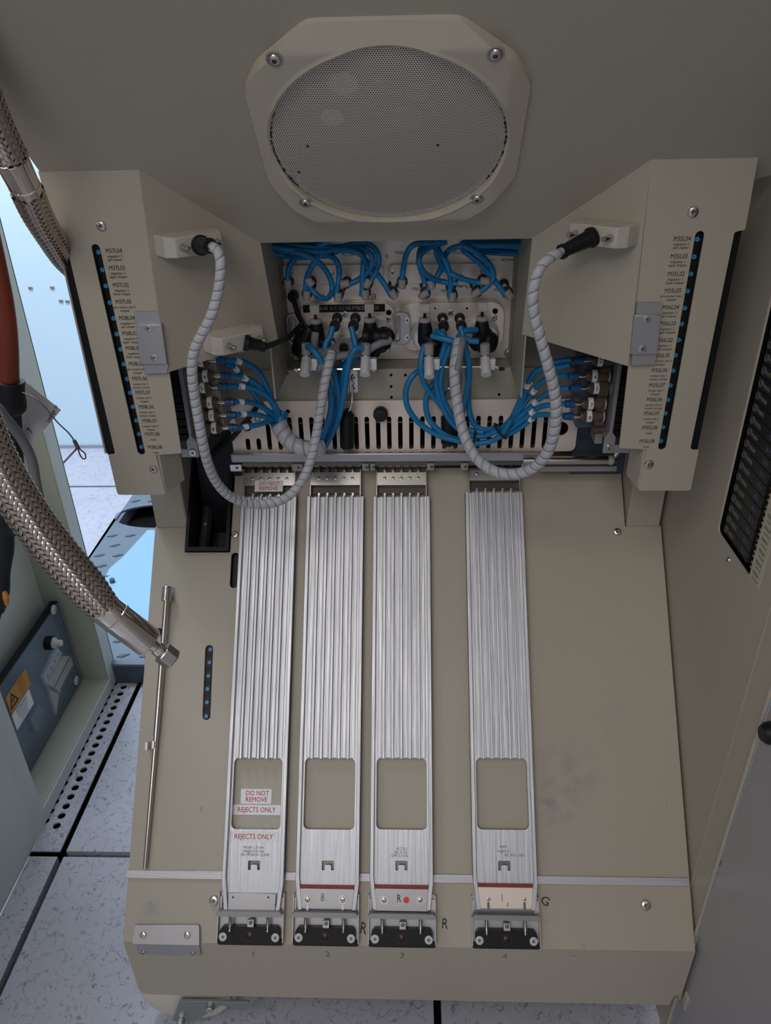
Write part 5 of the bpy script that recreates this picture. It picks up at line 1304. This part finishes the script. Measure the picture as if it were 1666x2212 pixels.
for k in range(nm_):
    z0 = zs0 + .010 + k * pit_
    mb.text(RW, -Ys1 + .011, z0 + .0018, .0008, ('M35L0%d', 'M36L0%d', 'M37L0%d', 'M38L0%d')[k % 4] % (k % 8 + 1), .0040, sx=.85)
    mb.text(RW, -Ys1 + .012, z0 - .0030, .0008, 'contact site', .0026, sx=.9)
mb.build('code_lettering', BLKTXT, ls)
# small latch at the foot, right end of the machine
la = thing('floor_latch', at(1483, 2150, FY), 'small beige hinge catch at the lower right corner of the machine', 'latch')
p = at(1484, 2150, FY); MB().wbox(p.x - .004, p.x + .003, FY - .009, FY - .0005, p.z - .014, p.z + .010).build('catch_body', PAINT, la, bevel=.001)
MB().cyl((p.x + .001, FY - .010, p.z + .004), (p.x + .001, FY - .010, p.z + .012), .0022, seg=10).build('catch_pin', CREAMP, la)

# ================================================================== LEFT: neighbouring cabinet
lc = thing('left_cabinet', (XL - .1, .9, 0), 'grey green cabinet on the left with a sunk niche for an electrical box', 'cabinet')
op = [(.775, .030), (1.071, .030), (1.071, .62), (.775, .62)]
CG = mat('grey_green_paint', (0.60, 0.62, 0.59), 0.45, var=0.03, vs=4)
MB().prism(LC, [(.10, .004), (1.106, .004), (1.106, 1.25), (.10, 1.25)], -.003, 0, [op]).build('side_sheet', CG, lc, bevel=.0012)
MB().wbox(XL - .62, XL - .0, 1.103, 1.106, .004, 1.25).build('rear_sheet', CG, lc)
OLV = mat('niche_paint', (0.42, 0.43, 0.36), 0.5, var=0.03, vs=4)
MB().wbox(XL - .085, XL - .003, 1.071, 1.074, .030, .62).build('niche_side', OLV, lc)
MB().wbox(XL - .085, XL - .003, .772, .775, .030, .62).build('niche_side', OLV, lc)
MB().wbox(XL - .085, XL - .003, .775, 1.071, .026, .030).build('niche_floor', OLV, lc)
MB().wbox(XL - .088, XL - .085, .772, 1.074, .026, .62).build('niche_back', CG, lc)
MB().wbox(XL - .080, XL - .070, .80, .96, .0302, .034).build('black_slot', VOID, lc)
MB().wbox(XL - .055, XL - .012, .87, 1.04, .0302, .0306).build('black_shadow_gap', VOID, lc) if False else None
D_ = MB().prism(LC, [(.15, .014), (.735, .014), (.735, 1.2), (.15, 1.2)], .0003, .003).build('door_sheet', CG, lc, bevel=.0008)
MB().prism(LC, [(.148, .012), (.737, .012), (.737, 1.2), (.148, 1.2)], .0001, .0008).build('door_seam', VOID, lc)
# electrical box in the niche
eb_ = thing('electrical_box', (XL - .06, .95, .03), 'clear covered electrical box with orange warning label in the left cabinet niche', 'electrical box')
EC = Fr((-.63, 0, 0), (0, 1, 0), (0, 0, 1))
e0, e1, g0, g1 = .800, 1.060, .035, .222
MB().wbox(-.6455, -.6425, e0, e1, g0, g1).build('back_plate', DARKMET, eb_, bevel=.0005)
MB().prism(EC, [(e0, g0), (e1, g0), (e1, g1), (e0, g1)], -.0125, .0, [[(e0 + .003, g0 + .003), (e1 - .003, g0 + .003), (e1 - .003, g1 - .003), (e0 + .003, g1 - .003)]]).build('box_rim', BLACK, eb_)
MB().box(EC, e0, e1, g0, g1, 0, .0022).build('clear_cover', CLEAR, eb_, bevel=.0006)
for x, y in ((116, 1317), (165, 1470)):
    a, b = EC.px(x, y, .003); MB().lathe(EC.w(a, b, .0022), EC.n, [(0, .0085), (.0015, .0085), (.002, .006)], 24).build('white_washer', WHITEP, eb_); screw(eb_, EC, a, b, .0042, r=.003)
a, b = EC.px(103, 1389, .004)
MB().lathe(EC.w(a, b, .0022), EC.n, [(0, .012), (.012, .012)], 24).build('knob_base', BLACK, eb_)
MB().lathe(EC.w(a, b, .0142), EC.n, [(0, .0095), (.003, .0095), (.004, .0062), (.014, .0055), (.015, .003)], 24).build('knob_cap', WHITEP, eb_)
def eq(L, h, h2, m, nm, **k):
    return MB().prism(EC, [EC.px(x, y, h2) for x, y in L], h, h2).build(nm, m, eb_, **k)
eq([(124, 1398), (135, 1412), (101, 1478), (93, 1462)], -.012, -.006, WHITEP, 'terminal_rail', bevel=.0004)
for x, y in ((125, 1414), (118, 1428), (111, 1443), (103, 1460)):
    a, b = EC.px(x, y, -.006); MB().prism(EC, circ(a, b, .0022, 12), -.006, -.0054).build('terminal_hole', DSTEEL, eb_)
eq([(139, 1417), (153, 1417), (117, 1485), (104, 1478)], -.012, -.001, CREAMP, 'relay_body', bevel=.0006)
eq([(151, 1417), (153, 1417), (119, 1485), (117, 1485)], -.001, -.0004, REDSTRIP, 'red_line')
eq([(154, 1418), (160, 1432), (130, 1498), (119, 1486)], -.012, -.004, CREAMP, 'relay_front', bevel=.0006)
eq([(160, 1434), (165, 1442), (137, 1497), (131, 1490)], -.012, -.003, BLACK, 'wire_clip')
eq([(110, 1490), (128, 1500), (122, 1545), (104, 1480)], -.012, -.007, CREAMP, 'lower_relay')
eq([(82, 1520), (98, 1533), (80, 1584), (66, 1555)], -.012, -.006, mat('smoked_plastic', (0.12, 0.14, 0.17), 0.3), 'small_module')
# labels on the cover
def elabel(q, m, nm, lab):
    P = [EC.px(x, y, .0025) for x, y in q]
    a0 = min(p[0] for p in P); a1 = max(p[0] for p in P); b0 = min(p[1] for p in P); b1 = max(p[1] for p in P)
    o = MB().box(EC, a0, a1, b0, b1, .0022, .0026).build(nm, m, eb_, smooth=False, label=lab); return o, a0, a1, b0, b1
A0 = EC.px(55, 1443, .0025); A1 = EC.px(66, 1478, .0025); A2 = EC.px(25, 1545, .0025); A3 = EC.px(12, 1508, .0025)
b1v = (A0[1] + A3[1]) / 2; b0v = (A1[1] + A2[1]) / 2; a1v = (A0[0] + A1[0]) / 2; a0v = (A2[0] + A3[0]) / 2
o_ = MB().prism(EC, rrect(a0v, a1v, b0v, b1v, .003), .0022, .0026).build('warning_label', ORANGE, eb_, label='orange warning label with a lightning triangle')
tc_ = a0v + (a1v - a0v) * .22; tb = (b0v + b1v) / 2; r_ = (b1v - b0v) * .40
tri = [(tc_ - r_, tb - r_ * .8), (tc_ + r_, tb - r_ * .8), (tc_, tb + r_)]; tri2 = [(tc_ - r_ * .66, tb - r_ * .60), (tc_ + r_ * .66, tb - r_ * .60), (tc_, tb + r_ * .66)]
MB().prism(EC, tri, .0026, .0029, [tri2]).build('triangle', BLKTXT, o_)
MB().prism(EC, [(tc_ + .2 * r_, tb + .35 * r_), (tc_ - .25 * r_, tb - .12 * r_), (tc_ + .0 * r_, tb - .12 * r_), (tc_ - .12 * r_, tb - .5 * r_), (tc_ + .25 * r_, tb - .0 * r_), (tc_ + .02 * r_, tb - .0 * r_)], .0026, .0029).build('lightning_bolt', BLKTXT, o_)
mb = MB()
for k, st_ in enumerate(('WARNING', 'Hazardous voltage', 'inside. Switch off', 'before opening', 'the cover')): mb.text(EC, a0v + (a1v - a0v) * .68, b1v - (b1v - b0v) * (.14 + .18 * k), .0029, st_, .0045 if k == 0 else .0034, sx=.8)
mb.build('lettering', BLKTXT, o_)
hh = (b1v - b0v)
o_ = MB().prism(EC, rrect(a0v, a1v - .008, b0v - hh * .98, b0v - hh * .06, .001), .0022, .0026).build('attention_label', WHITE, eb_, label='white attention label')
mb = MB(); mb.text(EC, (a0v + a1v) / 2 - .004, b0v - hh * .20, .0029, 'ATTENTION', .0072, sx=.85)
for k, st_ in enumerate(('Disconnect the mains plug', 'before removing this cover', 'Only trained staff may', 'open the housing', 'see the operating manual')): mb.text(EC, (a0v + a1v) / 2 - .004, b0v - hh * (.36 + .12 * k), .0029, st_, .0034, sx=.85)
mb.build('lettering', BLKTXT, o_)

# tread plate platform and light blue sheet on it
tp = thing('tread_platform', (-.55, 1.4, 0), 'low blue grey tread plate platform on the floor between the cabinets', 'platform')
oval = [(-.655 + .118 * math.cos(2 * math.pi * k / 32), 1.668 + .062 * math.sin(2 * math.pi * k / 32)) for k in range(32)]
MB().prism(FL, [(-.765, 1.09), (-.33, 1.09), (-.33, 1.93), (-.765, 1.93)], .044, .05, [oval]).build('top_plate', TREADM, tp, bevel=.001)
MB().wbox(-.755, -.34, 1.10, 1.92, .001, .012).build('dark_underside', VOID, tp)
MB().wbox(-.760, -.335, 1.092, 1.098, .002, .044).build('front_skirt', DARKMET, tp)
MB().wbox(-.763, -.757, 1.098, 1.925, .002, .044).build('side_skirt', TREADM, tp)
for i in range(9):
    for j in range(18):
        x = -.745 + i * .045 + (.022 if j % 2 else 0); y = 1.115 + j * .045
        if ((x + .655) / .135) ** 2 + ((y - 1.668) / .078) ** 2 < 1 or (1.20 < y < 1.585 and x > -.70): continue
        mb = MB().prism(FL, [(x - .012, y - .0035), (x, y - .0055), (x + .012, y + .0045), (x, y + .0055)], .05, .0516); mb.build('tread_lug', DARKMET, tp)
sh = [(-.700, 1.42), (-.690, 1.25), (-.62, 1.20), (-.33, 1.20), (-.33, 1.592), (-.665, 1.592), (-.685, 1.47)]
bs = thing('blue_sheet', (-.5, 1.4, .05), 'bright pale blue sheet lying on the tread plate platform', 'sheet')
MB().prism(FL, sh, .0502, .0512).build('sheet', SKYBLUE, bs)
p = hit(243, 1257, (0, 0, .052), (0, 0, 1)); MB().cyl((p.x, p.y, .0512), (p.x, p.y, .0600), .006, seg=8).build('dark_peg', DARKMET, bs)

# ================================================================== HOSES ON THE LEFT
def braid_tube(P, R_, nc, parent, amp=.0009, w=.42, strand=None):
    """P: spline points, R_: radius per point. Woven ribbons in both directions, over two and under two."""
    n = len(P); S_ = [0.0]
    for i in range(1, n): S_.append(S_[-1] + (P[i] - P[i - 1]).length)
    T = [(P[min(i + 1, n - 1)] - P[max(i - 1, 0)]).normalized() for i in range(n)]
    N = [T[0].orthogonal().normalized()]
    for i in range(1, n):
        v = N[-1] - T[i] * N[-1].dot(T[i]); N.append(v.normalized())
    import bisect
    Lt = S_[-1]; Rm = sum(R_) / n; pitch = 2 * math.pi * Rm / math.tan(math.radians(42))
    dphi = math.pi / nc / 2        # two samples per crossing
    steps = int(Lt / pitch * 2 * math.pi / (dphi)) ; vs = []; fs = []
    for sgn in (1, -1):
        for c_ in range(nc):
            base_ = len(vs); prev = False
            for k in range(steps + 1):
                ds = k * dphi; s = ds / (2 * math.pi) * pitch
                if s > Lt: break
                i = min(n - 2, max(0, bisect.bisect_right(S_, s) - 1)); q = (s - S_[i]) / max(1e-9, S_[i + 1] - S_[i])
                c = P[i].lerp(P[i + 1], q); tt = T[i].lerp(T[i + 1], q).normalized(); nn = N[i].lerp(N[i + 1], q).normalized(); bb = tt.cross(nn)
                r = R_[i] * (1 - q) + R_[i + 1] * q
                ph = 2 * math.pi * c_ / nc + sgn * ds
                z_ = math.sin(math.pi / 2 * k / 2 + math.pi * c_ + math.pi / 4)
                if sgn < 0: z_ = -math.sin(math.pi * c_ - math.pi / 2 * k / 2 + math.pi / 4)
                rad = nn * math.cos(ph) + bb * math.sin(ph); tan = (bb * math.cos(ph) - nn * math.sin(ph))
                along = (tt * math.cos(math.radians(42)) + tan * sgn * math.sin(math.radians(42))).normalized()
                side_ = along.cross(rad).normalized()
                hw = 2 * math.pi * r / nc * w * math.cos(math.radians(42))
                ce = c + rad * (r + amp * z_)
                vs += [ce - side_ * hw - rad * amp * .55, ce, ce + side_ * hw - rad * amp * .55]
                if k:
                    b0_ = len(vs) - 6
                    for e in (0, 1):
                        f = (b0_ + e, b0_ + e + 1, b0_ + 3 + e + 1, b0_ + 3 + e)
                        fs.append(f if sgn < 0 else f)
    o = MB().add(vs, fs).build('wire_braid', BRAID, parent, kind='stuff', angle=60)
    MB().tube(P, [r - amp * 1.6 for r in R_], 20).build('hose_core', DSTEEL, parent)
    return o
YH = .50
HP = [(-420, 330, .46), (-300, 520, .48), (-180, 700, .50), (-75, 850, .50), (-15, 985, .50), (50, 1095, .50), (120, 1190, .50), (180, 1262, .50), (232, 1322, .50)]
PH = path(HP, .004); nH = len(PH)
bh = thing('braided_hose', PH[-1], 'thick braided steel hose with a polished end and hex nut before the left cabinet', 'hose')
RH = [.0158] * nH
for i in range(nH):
    f = i / (nH - 1)
    if f > .93: RH[i] = .0158 - (f - .93) / .07 * .0035
braid_tube(PH, RH, 20, bh, amp=.0010, w=.43)
dH = (PH[-1] - PH[-4]).normalized()
en = at(325, 1390, .500); st0 = at(226, 1316, .50); dH = (en - st0).normalized(); Le = (en - st0).length
MB().lathe(st0, dH, [(-.002, .0128), (.0, .0132), (.0115, .0132), (.0120, .0140), (.0130, .0140), (.0136, .0133), (Le - .002, .0133), (Le, .0122), (Le + .0004, .006)], 40).build('polished_ferrule', CHROME, bh)
MB().lathe(st0 + dH * .0122, dH, [(0, .0139), (.0012, .0139)], 40).build('ferrule_ring', STEEL, bh)
MB().lathe(en, dH, [(0, .0060), (.004, .0050), (.006, .0050), (.0065, .0062), (.011, .0066), (.012, .0056), (.0135, .0056)], 24).build('neck', CHROME, bh)
nu = en + dH * .0125
MB().tube([nu, nu + dH * .0010, nu + dH * .0125, nu + dH * .0135], [.0085, .0096, .0096, .0085], 6).build('hex_nut', STEEL, bh, bevel=.0007)
# upper hose
h2 = thing('braided_hose', at(45, 430, .60), 'braided steel hose with a chrome ferrule passing behind the left cover', 'hose')
PA = path([(-330, -500, .46), (-200, -160, .50), (-60, 150, .54), (-22, 245, .555), (22, 340, .57)], .003)
braid_tube(PA, [.0118] * len(PA), 16, h2, amp=.0008, w=.46)
f0, f1 = at(20, 335, .57), at(62, 420, .592); df = (f1 - f0).normalized(); Lf = (f1 - f0).length
MB().lathe(f0, df, [(-.001, .0100), (0, .0128), (.0012, .0130), (.0016, .0118), (Lf * .70, .0112), (Lf * .72, .0106), (Lf * .74, .0114), (Lf, .0112)], 32).build('chrome_ferrule', CHROME, h2)
PBb = path([(58, 412, .590), (80, 462, .605), (108, 510, .625), (140, 560, .655), (180, 600, .69)], .003)
RB = [.0118 - .0022 * min(1, i / len(PBb) * 1.2) for i in range(len(PBb))]
braid_tube(PBb, RB, 16, h2, amp=.0007, w=.46)

# red hose with black sleeve
rhp = path([(-260, -250, .62), (-150, 50, .61), (-75, 290, .60), (-30, 480, .60), (-8, 580, .60), (8, 660, .60), (17, 740, .60), (20, 830, .60)])
solo(MB().tube(rhp, .0082, 16), 'red_hose', REDHOSE, 'red brown hose entering a black sleeve at the left edge', 'hose')
sl_ = thing('rubber_sleeve', at(25, 860, .60), 'wide black rubber sleeve over the end of the red brown hose', 'sleeve')
a_ = at(22, 822, .60); b_ = at(26, 892, .60)
MB().lathe(a_, b_ - a_, [(0, .0112), (.0006, .0118), (.012, .0112), (.020, .0122), (.026, .0118), ((b_ - a_).length, .0085)], 24).build('sleeve_body', RUBBER, sl_)
MB().tube(path([(28, 888, .605), (32, 960, .61), (36, 1060, .61), (25, 1150, .61)]), .0070, 12).build('sleeve_tail', RUBBER, sl_)
solo(MB().tube(path([(-330, 640, .50), (-150, 790, .54), (-20, 870, .56), (12, 905, .565), (45, 945, .575), (68, 992, .58), (78, 1045, .58), (90, 1095, .58), (110, 1150, .58)]), .0044, 12), 'grey_cable', WRAPIN, 'thick grey cable running down beside the big braided hose', 'cable')
# paper tag
TF = Fr(at(85, 905, .625), (1, .12, .10), (-.1, .1, 1))
tg = thing('paper_tag', at(85, 905, .625), 'white paper tag hanging behind the black rubber sleeve', 'tag')
MB().prism(TF, [TF.px(x, y) for x, y in ((30, 805), (132, 886), (66, 964), (25, 930))], -.0003, .0003).build('tag_sheet', PAPER, tg, smooth=False)
MB().text(TF, *TF.px(113, 893), .0006, 'Leakage ok', .0052, rot=.85, sx=.8).text(TF, *TF.px(66, 930), .0006, '7', .008, rot=.8).build('handwriting', BLKTXT, tg)
# steel wire with loop
wr = thing('wire_lanyard', at(120, 910, .59), 'thin steel wire ending in a small crimped loop beside the paper tag', 'wire')
MB().tube(path([(48, 848, .59), (72, 858, .588), (98, 880, .586), (124, 912, .584), (148, 935, .583), (164, 957, .583)], .003), .00062, 6).build('wire', DSTEEL, wr)
MB().cyl(at(160, 951, .583), at(170, 970, .583), .0017, seg=8).build('crimp', DSTEEL, wr)
MB().tube(path([(169, 968, .583), (172, 981, .583), (179, 991, .583), (185, 990, .583), (184, 980, .583), (176, 973, .583), (170, 968, .583)], .002), .00062, 6).build('loop', DSTEEL, wr)
# dark fabric bundle at the edge
fb_ = thing('fabric_bundle', at(5, 1250, .60), 'dark navy fabric bundle with an orange bit hanging at the left edge', 'fabric')
P = path([(-120, 700, .60), (-40, 900, .61), (-12, 1020, .62), (-5, 1080, .62), (4, 1130, .62), (2, 1190, .62), (-2, 1250, .62), (-8, 1300, .62), (-16, 1335, .62)], .003)
n = len(P); R_ = [(.013 + .0008 * math.sin(i * .35) - .004 * abs(i / n - .3)) * (1 if i < n - 4 else .8) for i in range(n)]
MB().tube(P, R_, 14).build('fabric_body', NAVY, fb_)
MB().tube([at(9, 1278, .605), at(13, 1290, .604), at(15, 1306, .605)], [.002, .0034, .0018], 8).build('orange_bit', ORANGE, fb_)
